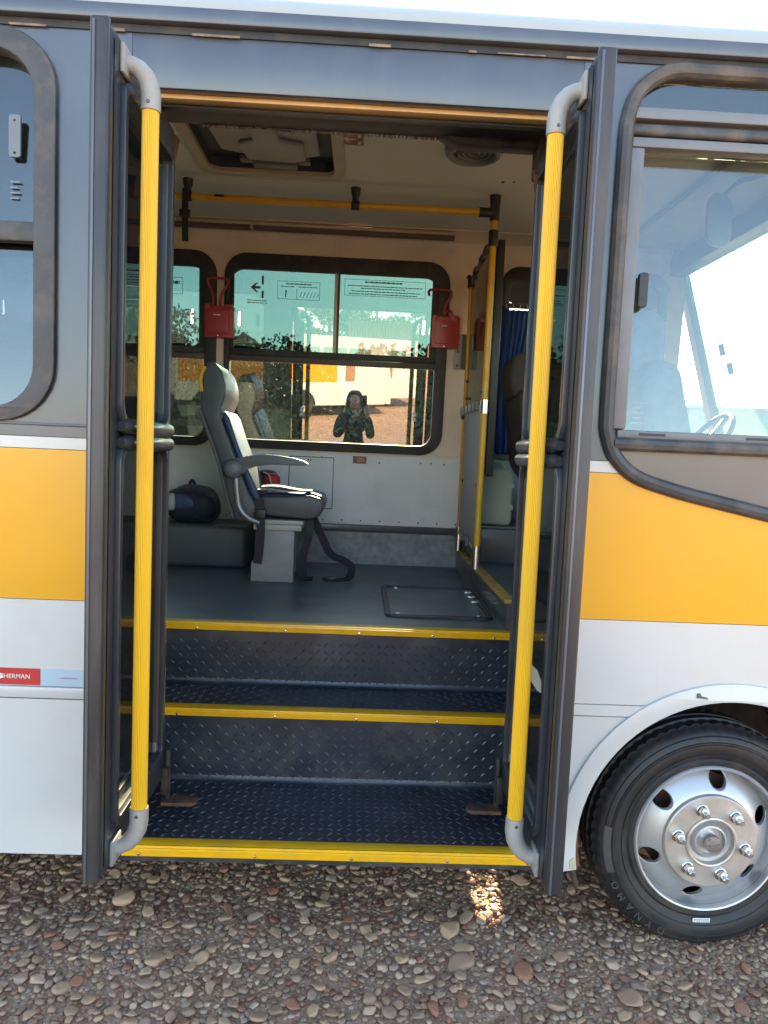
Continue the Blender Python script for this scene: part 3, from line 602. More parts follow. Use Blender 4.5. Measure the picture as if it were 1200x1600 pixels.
# ---- floor and floor hatch
MB().plate([[(XL, .06), (SX0, .06), (SX0, .80), (.672, .80), (.672, 2.66), (XL, 2.66)]], fXY, .872, .895).build('floor', floor_m, bus)
fh = MB().plate([rrect(.14, .655, 1.04, 1.82, .05), rrect(.165, .63, 1.065, 1.795, .035)], fXY, .893, .907).build('floor_hatch', rubber, bus, bev=.004)
MB().plate([rrect(.166, .629, 1.066, 1.794, .035)], fXY, .893, .898).build('hatch_lid', floor_m, fh)
for (x, y) in ((.20, 1.10), (.59, 1.10), (.22, 1.765)):
    MB().lathe([(0, .906), (.012, .905), (.016, .898)], lambda a, c, h, x=x, y=y: (x+a, y+c*.8, h), 14).build('latch', steel, fh)
for y in (1.40, 1.53, 1.66): MB().box(.60, .64, y, y+.05, .899, .912).build('hinge', steel, fh, bev=.003)
MB().box(-3.9, -.70, 2.24, 2.634, .896, 1.165).build('rear_wheel_housing', M('housing_vinyl', (.055, .065, .07), .5), bus, bev=.03, seg=3)
# ---- steps with tread plate
def lugs(u0, u1, v0, v1, f, pitch=.033, L_=.0142, W_=.0042, h=.0035):
    V = []; F = []; i = 0
    nu = int((u1-u0)/pitch); nv = int((v1-v0)/pitch)
    for a in range(nu):
        for c in range(nv):
            u = u0+(a+.5)*pitch; v = v0+(c+.5)*pitch; s_ = 1 if (a+c) % 2 else -1
            du, dv = .72*L_, .72*L_*s_; pu, pv = -.72*W_*s_, .72*W_
            V += [f(u-du, v-dv, 0), f(u+pu, v+pv, 0), f(u+du, v+dv, 0), f(u-pu, v-pv, 0), f(u-du*.45, v-dv*.45, h), f(u+du*.45, v+dv*.45, h)]
            F += [(i, i+1, i+5, i+4), (i+1, i+2, i+5), (i+2, i+3, i+4, i+5), (i+3, i, i+4)]; i += 6
    me = bpy.data.meshes.new('tread_pattern'); me.from_pydata(V, [], F); me.update(); return me
Z1, Z2, Z3, Y1, Y2 = .339, .629, .893, .49, .81
def nosing(parent, y, z, h=.028, d=.05, xa=None, xb=None):
    xa = SX0+.003 if xa is None else xa; xb = SX1-.003 if xb is None else xb
    b = MB(); b.box(xa, xb, y-.006, y+d, z-.004, z+.003); b.box(xa, xb, y-.008, y-.001, z-h, z+.003)
    b.box(xa, xb, y-.0125, y-.0078, z-h*.45, z-h*.15)
    nn = b.build('nosing', M('yellow_nosing', (.78, .41, .010), .38, var=.06, scale=14, dirt=(.5, .3, .05), dscale=9, damt=.4), parent, bev=.0015, weld=False)
    s_ = MB()
    for x in (-.68, -.30, .02, .34, .61): s_.lathe([(0, -.0035), (.005, -.002), (.006, 0)], lambda a, c, h_, x=x: (x+a, y-.009+h_, z-h*.75+c), 8)
    s_.build('nosing_screw', zinc, parent); return nn
b = MB(); b.box(DX0, DX1, .004, .0449, .315, Z1); b.box(SX0, SX1, .045, Y1, .315, Z1); st1 = b.build('step', plate_m, bus, weld=False)
link('tread_pattern', lugs(SX0+.02, SX1-.02, .05, Y1-.005, lambda u, v, h: (u, v, Z1+h)), lug_m, st1, kind='stuff')
MB().box(SX0, SX1, Y1, Y1+.012, Z1, Z2-.004).build('riser', plate_m, st1)
link('riser_pattern', lugs(SX0+.02, SX1-.02, Z1+.004, Z2-.03, lambda u, v, h: (u, Y1-h, v)), lug_m, st1, kind='stuff')
nosing(st1, .0, Z1, .034, .045, DX0+.005, DX1-.005)
b = MB(); b.plate([[(Y1-.022, Z1+.0005), (Y1-.010, Z1+.003), (Y1-.003, Z1+.010), (Y1-.0005, Z1+.022), (Y1-.0002, Z1+.0005)]], fYZ, SX0+.002, SX1-.002); b.build('riser_fillet', plate_m, st1)
st2 = MB().box(SX0, SX2, Y1+.013, Y2, Z2-.02, Z2).build('step', plate_m, bus)
link('tread_pattern', lugs(SX0+.02, SX2-.02, Y1+.06, Y2-.005, lambda u, v, h: (u, v, Z2+h)), lug_m, st2, kind='stuff')
MB().box(SX0, SX2, Y2, Y2+.012, Z2, .871).build('riser', plate_m, st2)
link('riser_pattern', lugs(SX0+.02, SX2-.02, Z2+.004, Z3-.03, lambda u, v, h: (u, Y2-h, v)), lug_m, st2, kind='stuff')
nosing(st2, Y1-.006, Z2+.002, .028, .05)
MB().box(.70, .93, Y2+.013, .861, .872, .895).build('floor', floor_m, bus)
nosing(bus, Y2-.006, .8965, .03, .05, SX0+.003, SX2-.003)
b = MB(); b.plate([[(Y2-.022, Z2+.0005), (Y2-.010, Z2+.003), (Y2-.003, Z2+.010), (Y2-.0005, Z2+.022), (Y2-.0002, Z2+.0005)]], fYZ, SX0+.002, SX2-.002); b.build('riser_fillet', plate_m, st2)
MB().box(DX0, DX1, -.004, .02, .288, .3145-.002).build('step_valance', rubber, bus)
MB().box(SX0-.03, SX0-.001, TY+.002, Y2+.02, .30, .871).build('step_side', dgrey, bus)
MB().box(SX1+.001, SX1+.018, TY+.002, Y1+.012, .30, .98).build('step_side', dgrey, bus)
MB().box(SX2+.001, SX2+.03, Y1+.03, Y2+.02, .60, .98).build('step_side', dgrey, bus)
# door mechanism over the opening
MB().box(DX0, DX1, .035, .075, 2.722, 2.738).build('header_strip', M('header_yellow', (.55, .34, .14), .5, var=.1, scale=8), bus, bev=.003)
dm = MB().box(DX0, DX1, .12, .30, 2.755, 3.03).build('door_mechanism_cover', dark_i, bus, bev=.01)
MB().box(DX0, DX1, .076, .10, 2.715, 2.757).build('header_rail', black, dm)
b = MB()
for k in range(320):
    x = -.6+1.1*k/320+random.uniform(-.002, .002)
    if random.random() < .35+.6*abs(math.sin(k*.11)): b.box(x, x+random.uniform(.002, .006), .29, .298, 2.755-random.uniform(.003, .009), 2.757)
b.build('brush_seal', M('brush_pale', (.26, .23, .20), .8, var=.4, scale=30), dm, kind='stuff')
b = MB(); b.plate([[(.25, 2.745), (.29, 2.728), (.56, 2.728), (.56, 2.76), (.22, 2.76)]], fXZ, .26, .33); b.box(.56, DX1, .22, .34, 2.64, 2.77); b.build('door_arm_bracket', dark_i, dm, bev=.008)
b = MB(); b.tube([(.585, .30, 2.66), (.585, .26, 2.60), (.58, .22, 2.58)], .03, 10); b.build('door_arm', rust, dm); b = MB(); b.tube([(-.70, .30, 2.70), (-.70, .25, 2.62), (-.69, .22, 2.58)], .03, 10); b.build('door_arm', rust, dm)
MB().box(XL, DX0, .06, .075, .36, 1.70).build('near_inner_panel', M('grey_lining', (.42, .41, .39), .5, var=.08), bus)
MB().plate([rect(XL, DX0, 1.70, 2.96)]+[rrect(a+.05, b_-.05, WZ0+.03, WZ1-.04, .14) for a, b_ in nearwins], fXZ, .06, .075).build('near_inner_panel', beige, bus)
sweepX([(.06, 2.955), (.12, 3.03), (.30, 3.068), (.30, 3.08), (.10, 3.05), (.045, 2.96)], XL, DX0).build('cove_panel', beige, bus)
MB().box(.70, 2.0, .30, .31, 2.9, 3.07).build('cab_cove', ceil_m, bus)
# closing panels: rear, underbody, far skirt
MB().box(XL-.04, XL, 0, 2.70, .3, 3.1).build('rear_panel', white, bus)
MB().box(XL, .66, Y2+.03, 2.60, .858, .868).build('underbody', dark_i, bus)
for yy, za in ((.95, .64), (1.72, .37)): MB().box(-4.4, 2.4, yy, yy+.07, za, za+.17).build('chassis_rail', dark_i, bus)
b = MB(); b.plate([rect(XL, AC[0]-.52, .30, .894)], fXZ, 2.68, 2.70); b.build('far_skirt', white, bus)
MB().plate([[(AC[0]-.519, .894)]+[(AC[0]-.519, .385)]+arch(.46, 180, 0)+[(AC[0]+.519, .385), (AC[0]+.519, .894)]], fXZ, 2.68, 2.70).build('far_skirt', white, bus)
MB().box(AC[0]+.52, XF, 2.68, 2.70, .30, .894).build('far_skirt', white, bus)
MB().plate([arch(.49, 185, -5)], fXZ, 2.20, 2.24).build('wheel_well_back', M('well_dirt', (.045, .032, .027), .85, var=.4, scale=10, dirt=(.13, .07, .05), dscale=6, damt=.7), bus)
MB().plate([arch(.49, 185, -5)+arch(.47, -5, 185)], fXZ, 2.24, 2.68).build('wheel_well', M('well_dirt', ()), bus)
MB().box(2.1, XF-.02, 2.66, 2.69, .90, 1.66).build('far_front_panel', white, bus)

# ---- doors
gl_frame = M('door_frame_paint', (.030, .036, .046), .32, var=.1, scale=5, stretch=(1, 1, .3), coat=.3, dirt=(.09, .085, .085), dscale=6, damt=.4)
door_rub = M('door_edge_rubber', (.03, .031, .035), .36, var=.15, scale=8, stretch=(1, 1, .2), dirt=(.14, .115, .10), dscale=6, damt=.5)
def handrail(parent, sx):
    """fluted grab bar on the leaf's face; sx = +1 points away from the face in +X"""
    n = 30; vs = []; fs = []; z0, z1 = .602, 2.552; r_ = .0225; cx = sx*.068
    prof_ = [(r_ if k % 2 else r_*.93) for k in range(n*2)]
    N = n*2
    for z in (z0, z1):
        for k in range(N): a = 2*math.pi*k/N; vs.append((cx+prof_[k]*math.cos(a), -.28+prof_[k]*math.sin(a), z))
    for k in range(N): fs.append([k, (k+1) % N, N+(k+1) % N, N+k])
    MB().add(vs, fs).build('handrail', yellow, parent, smooth=False)
    for top in (1, 0):
        zb = 2.548 if top else .606; d = 1 if top else -1
        p = [(cx, -.28, zb-.005*d), (cx, -.28, zb+.035*d), (cx-sx*.004, -.28, zb+.06*d), (cx-sx*.014, -.281, zb+.082*d), (cx-sx*.03, -.283, zb+.10*d), (cx-sx*.046, -.287, zb+.108*d), (sx*.004, -.292, zb+.110*d)]
        MB().tube(p, [.0262, .0265, .0265, .0255, .024, .022, .021], 18).build('elbow_bracket', castgrey, parent)
        b = MB(); b.box(min(0, sx*.012), max(0, sx*.012), -.33, -.255, zb+.072*d if top else zb-.15, zb+.148*d if top else zb-.075); b.build('mounting_foot', castgrey, parent, bev=.005)
        MB().lathe([(0, -.004), (.004, -.003), (.005, 0)], lambda a, c, h: (cx+a, -.28-.0262+h, zb+.012*d+c), 8).build('grub_screw', dgrey, parent)
def door(x0, x1, sx, name='door'):
    """leaf standing open across the opening; inner face towards sx"""
    fx = x1 if sx > 0 else x0
    DY0, DY1, z0, z1 = -.395, .225, .462, 2.70
    g = lambda u, v, w_: (w_, u, v)
    d = MB().plate([rrect(DY0, DY1, z0, z1, .012), rrect(DY0+.095, DY1-.06, .585, 1.640, [.02, .02, .05, .05]), rrect(DY0+.095, DY1-.06, 1.722, 2.585, [.05, .05, .02, .02])], g, x0, x1).build(name, gl_frame, bus, bev=.004)
    for (a, c, rr) in ((.580, 1.645, [.02, .02, .05, .05]), (1.717, 2.590, [.05, .05, .02, .02])):
        MB().plate([rrect(DY0+.092, DY1-.057, a, c, rr)], g, (x0+x1)/2-.003, (x0+x1)/2+.003).build('door_pane', g_door, d)
        q0, q1 = (fx, fx+sx*.016)
        MB().plate([rrect(DY0+.075, DY1-.045, a-.018, c+.018, [r_+.015 for r_ in rr]), rrect(DY0+.097, DY1-.062, a+.006, c-.006, rr)], g, min(q0, q1), max(q0, q1)).build('glazing_frame', gl_frame, d, bev=.006, seg=3)
    # protruding rounded ledges either side of the middle rail
    for zc, s_ in ((1.703, 1), (1.658, -1)):
        MB().tube([(fx+sx*.010, DY0+.085, zc), (fx+sx*.016, DY0+.11, zc), (fx+sx*.018, -.05, zc), (fx+sx*.016, DY1-.07, zc), (fx+sx*.010, DY1-.045, zc)], [.014, .023, .026, .023, .014], 12).build('middle_ledge', gl_frame, d)
    # outer edge: aluminium lip and rubber nosing
    MB().box(x0-.002, x1+.002, DY0-.022, DY0-.001, z0-.006, z1+.012).build('edge_rubber', door_rub, d, bev=.008, seg=3)
    MB().box(x0+.006, x0+.013, DY0-.026, DY0-.02, z0, z1).build('edge_lip', M('lip_alu', (.13, .14, .155), .35, .4), d, bev=.002)
    MB().tube([(fx-sx*.02, DY1+.012, .66), (fx-sx*.02, DY1+.012, 1.6), (fx-sx*.02, DY1+.012, 2.60)], .022, 14).build('edge_seal', wrubber, d)
    MB().box(fx-sx*.002 if sx > 0 else fx, fx if sx > 0 else fx+.002, DY0+.02, DY0+.028, z0+.02, z1-.02).build('edge_groove', black, d)
    # bottom pivot
    b = MB(); b.plate([[(DY1-.10, .462), (DY1+.02, .462), (DY1+.06, .66), (DY1-.02, .70), (DY1-.06, .62)]], g, fx-sx*.030, fx-sx*.004); b.build('pivot_plate', dgrey, d, bev=.004)
    b = MB(); b.tube([(fx+sx*.012, DY1+.03, .36), (fx+sx*.012, DY1+.03, .56)], .012, 10); b.box(fx+(-.004 if sx > 0 else -.02), fx+(.02 if sx > 0 else .004), DY1+.0, DY1+.05, .40, .50); b.build('pivot_link', dark_i, d, bev=.003)
    b = MB(); xa, xb = sorted((fx+sx*.0, fx+sx*.125)); b.plate([rrect(xa, xb, DY1-.01, DY1+.05, [.002, .025, .025, .002] if sx > 0 else [.025, .002, .002, .025])], fXY, .366, .378); b.build('pivot_tongue', rust, d, bev=.003)
    b = MB(); b.tube([(fx-sx*.03, DY0+.14, z0+.012), (fx-sx*.03, DY1-.01, z0+.012)], .008, 8); b.build('bottom_brush', rust, d)
    return d
dL = door(-.714, -.670, 1); tag(dL, 'left door leaf, swung out, with a yellow grab bar')
dR = door(.560, .604, -1); tag(dR, 'right door leaf, swung out, with a yellow grab bar')
hl = empty('handrail_set', None)
def hr(d, x, sx):
    before = set(bpy.data.objects); handrail(d, sx)
    for o in bpy.data.objects:
        if o not in before: o.location.x += x
hr(dL, -.670, 1); hr(dR, .560, -1); bpy.data.objects.remove(hl)
MB().plate([[(-.165, .950), (-.12, .942), (.155, .952), (.158, 1.0), (-.02, .997), (-.10, 1.002), (-.155, .985)]], lambda u, v, w_: (w_, u, v), .5768, .5783).build('torn_sticker', M('torn_paper', (.50, .48, .38), .7, var=.15), dR)
# ---- front wheel
WC = Vector((1.245, .035, .385)); wh = empty('wheel', bus, WC)
fy = lambda a, c, h: (a, h, c)
tp = [(.245, .03), (.262, .012), (.275, .010), (.283, .016), (.30, .004), (.33, -.004), (.345, -.002), (.348, .003), (.372, .012), (.388, .028), (.392, .040), (.399, .046), (.401, .075), (.393, .078), (.393, .086), (.402, .089), (.402, .115), (.394, .118), (.394, .126), (.402, .129), (.402, .155), (.393, .158), (.393, .166), (.400, .169), (.398, .20), (.385, .222), (.345, .235), (.29, .23), (.25, .215)]
tyre_m = M('tyre_rubber', (.016, .016, .017), .5, var=.2, scale=8, dirt=(.07, .05, .038), dscale=4, damt=.6, bump=.1, bscale=60)
b = MB(); n = 180; k = len(tp); vs = []; fs = []
for i in range(n):
    a = 2*math.pi*i/n; nd = 1 if i % 3 else .982
    for j, (r_, h) in enumerate(tp):
        q = r_*(nd if 9 <= j <= 12 or 21 <= j <= 25 else 1); vs.append((q*math.cos(a), h, q*math.sin(a)))
for i in range(n):
    j = (i+1) % n
    for q in range(k-1): fs.append([i*k+q, j*k+q, j*k+q+1, i*k+q+1])
ty = b.add(vs, fs).build('tyre', tyre_m, wh)
b = MB()
for r_ in (.3405, .306, .366): b.lathe([(r_-.002, {.3405: -.003, .306: .002, .366: .009}[r_]), (r_, {.3405: -.006, .306: -.001, .366: .006}[r_]), (r_+.002, {.3405: -.003, .306: .003, .366: .010}[r_])], fy, 96)
b.build('sidewall_rib', tyre_m, ty)
def arctext(word, r_, a_start, step, size, mat, y):
    for i, ch in enumerate(word):
        me = text_mesh(ch, size, .0015); o = link('letter', me, mat, ty); a = a_start-step*i
        e1 = Vector((math.sin(a), 0, -math.cos(a))); e2 = Vector((math.cos(a), 0, math.sin(a)))   # clockwise text, tops outwards
        mm = Matrix((e1, e2, e1.cross(e2))).transposed().to_4x4(); mm.translation = Vector((math.cos(a)*r_, y, math.sin(a)*r_)); o.matrix_local = mm
let = M('raised_lettering', (.075, .074, .075), .45)
arctext('DYNAMO', .357, R(246), R(7.6), .036, let, .0045)
me_ = MB(); me_.plate([[(.345*math.cos(a), .345*math.sin(a)) for a in [R(200-2.2*k_) for k_ in range(13)]]+[(.368*math.cos(a), .368*math.sin(a)) for a in [R(200-2.2*k_) for k_ in range(12, -1, -1)]]], lambda u, v, w_: (u, w_+(math.hypot(u, v)-.345)*.45, v), -.003, .004); me_.build('raised_patch', let, ty)
b = MB(); b.plate([rect(-.030, .030, -.009, .010)], lambda u, v, w_: (u-.005, w_, v-.292), .0055, .0075); lb = b.build('tyre_sticker', whitep, ty)
b = MB()
for v in (-.0045, .0005, .0055):
    u = -.026
    while u < .024: l = random.uniform(.004, .009); b.plate([rect(u, min(u+l, .026), v-.001, v+.001)], lambda u_, v_, w_: (u_-.005, w_, v_-.292), .0045, .0055); u += l+.002
b.build('sticker_print', M('sticker_ink', (.2, .2, .2), .6), ty)
# rim: lathe with six hand holes
rp = [(.262, .030), (.2595, .012), (.254, .006), (.2490, .008), (.2465, .018), (.2445, .045), (.2425, .060), (.239, .068)]
MB().lathe(rp+[(.239, .075), (.25, .075)], fy, 96).build('rim', silver, wh)
r_in, r_out = .163, .240; NR, NT = 18, 216; vs = []; keep = {}
def dish(r_):
    t = max(0, (r_-r_in)/(r_out-r_in)); return .010+.058*(t**1.2)
hc_ = .205; hr_ = .0315
P = np.zeros((NR+1, NT, 2))
for i in range(NR+1):
    for j in range(NT):
        r_ = r_in+(r_out-r_in)*i/NR; a = 2*math.pi*j/NT; x, z = r_*math.cos(a), r_*math.sin(a)
        for q in range(6):
            ha = R(22+60*q); hx, hz = hc_*math.cos(ha), hc_*math.sin(ha); dx, dz = x-hx, z-hz; dd = math.hypot(dx, dz)
            if abs(dd-hr_) < .0036 and dd > 0: x, z = hx+dx/dd*hr_, hz+dz/dd*hr_
        P[i, j] = (x, z)
idx = lambda i, j: i*NT+j % NT
V_ = [(P[i, j, 0], dish(math.hypot(*P[i, j])), P[i, j, 1]) for i in range(NR+1) for j in range(NT)]; F_ = []
for i in range(NR):
    for j in range(NT):
        cx = (P[i, j]+P[i+1, j]+P[i, (j+1) % NT]+P[i+1, (j+1) % NT])/4
        if any(math.hypot(cx[0]-hc_*math.cos(R(22+60*q)), cx[1]-hc_*math.sin(R(22+60*q))) < hr_*.98 for q in range(6)): continue
        F_.append([idx(i, j), idx(i, j+1), idx(i+1, j+1), idx(i+1, j)])
MB().add(V_, F_).build('wheel_disc', silver, wh)
for q in range(6):
    b = MB(); ha = R(22+60*q); hx, hz = hc_*math.cos(ha), hc_*math.sin(ha)
    b.lathe([(hr_+.001, 0), (hr_-.001, .002), (hr_-.001, .016)], lambda a, c, h: (hx+a, dish(math.hypot(hx+a, hz+c))+h-.001, hz+c), 28)
    b.build('hand_hole_lip', silver, wh)
MB().lathe([(.164, .012), (.161, -.003), (.157, -.006), (.090, -.006), (.088, -.012), (.083, -.014), (.078, -.012), (.077, .014)], fy, 64).build('hub_flange', M('flange_silver', (.56, .52, .47), .42, .6, var=.12, scale=10, dirt=(.34, .25, .18), dscale=8, damt=.5), wh)
MB().lathe([(.078, .010), (.066, .012), (.060, .004), (.055, -.004), (.050, -.005), (.047, .010), (.0, .010)], fy, 48).build('hub_cap', silver, wh)
MB().lathe([(.029, .010), (.029, -.024), (.025, -.030), (.0, -.032)], fy, 24).build('axle_end', zinc, wh)
b = MB(); b.plate([[(-.016, -.004), (.016, .003), (.016, .008), (-.016, .001)]], lambda u, v, w_: (u, w_, v), -.034, -.0315); b.build('axle_slot', M('slot_grey', (.25, .25, .25), .4, .8), wh)
for q in range(6):
    a = R(50+60*q); nx, nz = .119*math.cos(a), .119*math.sin(a)
    nut = empty('lug_nut', wh, (nx, -.006, nz))
    MB().lathe([(.021, 0), (.021, -.005), (.018, -.007)], fy, 20).build('washer', zinc, nut)
    MB().plate([circ(0, 0, .018, 6, q)], lambda u, v, w_: (u, w_, v), -.028, -.004).build('nut', zinc, nut, bev=.0015)
    MB().lathe([(.0105, -.02), (.0105, -.044), (.008, -.047), (0, -.047)], fy, 14).build('stud', zinc, nut)
bd = MB(); bd.lathe([(.0, .12), (.20, .12), (.20, .20)], fy, 32); bd.build('brake_drum', rust, wh)
# wheel well and far wheels
b = MB(); na = 24; pts = arch(.50, 200, -20, na)
b.plate([arch(.512, 200, -20, na)+pts[::-1]], fXZ, .032, .50); b.build('wheel_well', M('well_dirt', (.045, .032, .027), .85, var=.4, scale=10, dirt=(.13, .07, .05), dscale=6, damt=.7), bus)
b = MB(); b.plate([arch(.506, 200, -20, na)+[(AC[0]+.5, .25), (AC[0]-.5, .25)]], fXZ, .50, .52); b.build('wheel_well_back', M('well_dirt', ()), bus)
b = MB(); b.plate([arch(.505, 194, 170, 6)+arch(.475, 170, 194, 6)], fXZ, .06, .085); b.build('rusty_arch_edge', M('red_rust', (.17, .06, .035), .8, var=.3, scale=14), bus)
fwh = MB(); fwh.lathe([(.2, 2.42), (.385, 2.42), (.40, 2.45), (.40, 2.60), (.385, 2.63), (.2, 2.63)], lambda a, c, h: (WC.x+a, h, WC.z+c), 48, close=True); fwh.build('far_tyre', tyre_m, bus)

# ---- passenger seat (double), facing forwards
seat = tag(empty('passenger_seat', bus, (-.48, 1.82, .895)), 'grey and blue passenger seat with an armrest')
sx_ = lambda p: [(x+.48, z-.895) for x, z in p]
back_side = sx_([(-.63, 1.235), (-.70, 1.24), (-.745, 1.36), (-.80, 1.56), (-.865, 1.74), (-.912, 1.86), (-.918, 1.95), (-.905, 1.99), (-.905, 2.07), (-.875, 2.125), (-.835, 2.12), (-.80, 2.075), (-.775, 2.0), (-.775, 1.93), (-.80, 1.87), (-.795, 1.81), (-.74, 1.68), (-.68, 1.52), (-.63, 1.40), (-.585, 1.335), (-.585, 1.26)])
front = sx_([(-.795, 1.81), (-.74, 1.68), (-.68, 1.52), (-.635, 1.41), (-.585, 1.33), (-.555, 1.345), (-.60, 1.45), (-.655, 1.56), (-.705, 1.68), (-.755, 1.82), (-.785, 1.86)])
head = sx_([(-.895, 1.985), (-.895, 2.075), (-.865, 2.11), (-.835, 2.10), (-.80, 2.05), (-.80, 2.0), (-.83, 1.97)])
cush = sx_([(-.60, 1.36), (-.60, 1.30), (-.50, 1.275), (-.28, 1.262), (-.225, 1.285), (-.205, 1.34), (-.225, 1.385), (-.28, 1.40), (-.42, 1.39), (-.54, 1.385)])
e2 = lambda u, v, w_: (u, w_, v)
for q, y in enumerate((0,)):
    MB().plate([back_side], e2, y+.0, y+.46).build('backrest', leath, seat, bev=.016, seg=3)
    MB().plate([front], e2, y+.022, y+.438).build('back_cushion', bluel, seat, bev=.014, seg=3)
    MB().plate([cush], e2, y+.0, y+.47).build('cushion', leath, seat, bev=.035, seg=4)
    MB().plate([[(a+.004, c+.012) for a, c in cush]], e2, y+.05, y+.42).build('seat_pad', bluel, seat, bev=.03, seg=4)
MB().tube(smoothpath([(-.424+.015, -.006, 2.095-.895), (-.432, -.008, 2.03-.895), (-.425, -.006, 1.955-.895)], 5), .011, 8, flat=1).build('yellow_grip', M('grip_yellow', (.75, .42, .015), .45), seat)
MB().tube([(x, -.010, z) for x, z in sx_([(-.575, 1.30), (-.60, 1.30)])], .012, 8).build('hinge_pin', armp, seat)
arm = sx_([(-.735, 1.575), (-.70, 1.592), (-.62, 1.612), (-.54, 1.622), (-.46, 1.618), (-.38, 1.608), (-.32, 1.594), (-.296, 1.578), (-.315, 1.568), (-.40, 1.566), (-.50, 1.566), (-.58, 1.555), (-.635, 1.535), (-.66, 1.505)])
MB().plate([arm], e2, -.055, -.005).build('armrest', armp, seat, bev=.014, seg=4)
am = MB(); am.lathe([(0, -.066), (.040, -.066), (.050, -.060), (.054, -.050), (.054, -.004)], lambda a, c, h: (-.232+a, h, .640+c), 32); am.build('armrest_boss', armp, seat)
am = MB(); am.lathe([(0, -.070), (.026, -.070), (.032, -.066)], lambda a, c, h: (-.232+a, h, .640+c), 24); am.build('armrest_cap', M('cap_grey', (.17, .175, .175), .4), seat)
MB().tube(smoothpath([(x, -.025, z) for x, z in sx_([(-.70, 1.50), (-.69, 1.40), (-.675, 1.32), (-.63, 1.265), (-.56, 1.235)])], 5), .016, 10).build('arm_tube', M('frame_grey', (.26, .26, .25), .4, .5), seat)
MB().tube(smoothpath([(x, -.012, z) for x, z in sx_([(-.916, 1.86), (-.868, 1.74), (-.793, 1.54), (-.748, 1.37), (-.712, 1.26)])], 5), .010, 8).build('back_shell_edge', armp, seat)
MB().box(-.10, .165, -.01, .44, .335, .358).build('seat_rail', M('rail_cream', (.42, .40, .35), .45), seat, bev=.003)
MB().box(-.115, .155, -.015, .44, .300, .333).build('seat_rail', M('rail_cream', ()), seat, bev=.003)
MB().plate([sx_([(-.605, .897), (-.365, .897), (-.365, 1.195), (-.545, 1.195), (-.545, 1.04), (-.57, 1.015), (-.605, 1.01)])], e2, .0, .10).build('pedestal', M('pedestal_grey', (.30, .29, .27), .5, var=.08, scale=8, dirt=(.2, .18, .16), dscale=6, damt=.4), seat, bev=.004)
MB().box(-.09, .10, .36, .43, .002, .30).build('pedestal', M('pedestal_grey', ()), seat, bev=.004)
def belt(path, wd=.033): return MB().tube(smoothpath(path, 5), wd, 4, flat=.09, up=(1, 0, 0)).build('seat_belt', web, seat)
bt = belt([(-.085, -.02, .48), (-.075, -.03, .40), (-.07, -.04, .30), (-.075, -.035, .20), (-.085, -.03, .11)])
MB().box(-.105, -.045, -.048, -.02, .365, .42).build('belt_buckle', black, seat, bev=.006)
belt([(.185, .06, .40), (.20, .03, .30), (.17, .05, .18), (.16, .06, .08), (.175, .08, .012), (.22, .10, .008)])
belt([(.20, .14, .39), (.26, .16, .26), (.32, .18, .15), (.40, .20, .11), (.445, .20, .07), (.43, .16, .012), (.36, .12, .008), (.28, .10, .01)])
MB().box(.30, .36, .10, .14, .004, .026).build('belt_buckle', black, seat, bev=.006)

for xs, ys in ((-1.62, .16), (-2.42, .16), (-1.62, .64), (-2.42, .64)):
    c_ = copy_tree(seat, bus); c_.location = (xs, ys, .895); c_['label'] = 'grey and blue passenger seat in the rear rows by the kerb side'
# ---- red emergency handles
def hammer(u0, u1, loop):
    bx = MB().plate([rrect(u0, u1, .715, .918, .008)], FW, -.055, -.022).build('emergency_handle', red, bus, bev=.005)
    MB().plate([rrect(u0+.018, u1-.03, .745, .885, .006)], FW, -.072, -.056).build('cover', red, bx, bev=.005)
    for a, c in ((u0+.005, u0+.035), (u1-.055, u1-.01)): MB().plate([rrect(a, c, .893, .925, .005)], FW, -.068, -.054).build('lug', red, bx, bev=.003)
    MB().tube(smoothpath([FW(u, v, -.045) for u, v in loop], 6), .0085, 10).build('pull_loop', M('loop_red', (.36, .05, .08), .45), bx)
    MB().plate([rect(u0+.06, u1-.085, .853, .860)], FW, -.0735, -.0725).build('cover_print', whitep, bx)
    MB().lathe([(0, -.058), (.004, -.057), (.005, -.055)], lambda a, c, h: FW(u0+.085+a, .727+c, h), 8).build('screw', zinc, bx)
    return bx
tag(hammer(-1.055, -.865, [(-1.005, .905), (-1.003, .98), (-1.035, 1.055), (-1.03, 1.085), (-.97, 1.088), (-.915, 1.085), (-.91, 1.055), (-.95, .98), (-.958, .905)]), 'red emergency handle with a closed loop, between the far windows')
tag(hammer(.425, .605, [(.55, .91), (.545, .95), (.52, .955), (.50, .93), (.503, .98), (.53, 1.03), (.54, 1.07), (.52, 1.085), (.45, 1.085), (.405, 1.083), (.392, 1.07), (.398, 1.045)]), 'red emergency handle with a hooked open loop, right of the window')

# ================================================================== LOOSE THINGS
# curtain
cb = MB(); vs = []; fs = []; nu, nv = 90, 14
for j in range(nv+1):
    t = j/nv; v = .98-.93*t; squeeze = 1-.35*math.sin(min(1, t*1.1)*math.pi)**2*.6
    for i in range(nu+1):
        s_ = i/nu; u = .885+.26*s_*squeeze
        d_ = .022*math.sin(s_*44+.8*math.sin(t*3))+.008*math.sin(s_*97)
        vs.append(FW(u, v, -.07+d_*(.6+.4*t)))
for j in range(nv):
    for i in range(nu): fs.append([j*(nu+1)+i, j*(nu+1)+i+1, (j+1)*(nu+1)+i+1, (j+1)*(nu+1)+i])
cur = empty('curtain', None); tag(cur, 'gathered dark blue curtain hanging at the driver window', 'curtain')
cl_ = cb.add(vs, fs).build('cloth', M('blue_curtain', (.05, .13, .42), .65, var=.2, scale=30, stretch=(1, 1, .1)), cur)
MB().tube([FW(.87, 1.0, -.075), FW(1.6, 1.0, -.075)], .007, 8).build('curtain_rod', M('rod_dark', (.04, .04, .045), .4), cur)
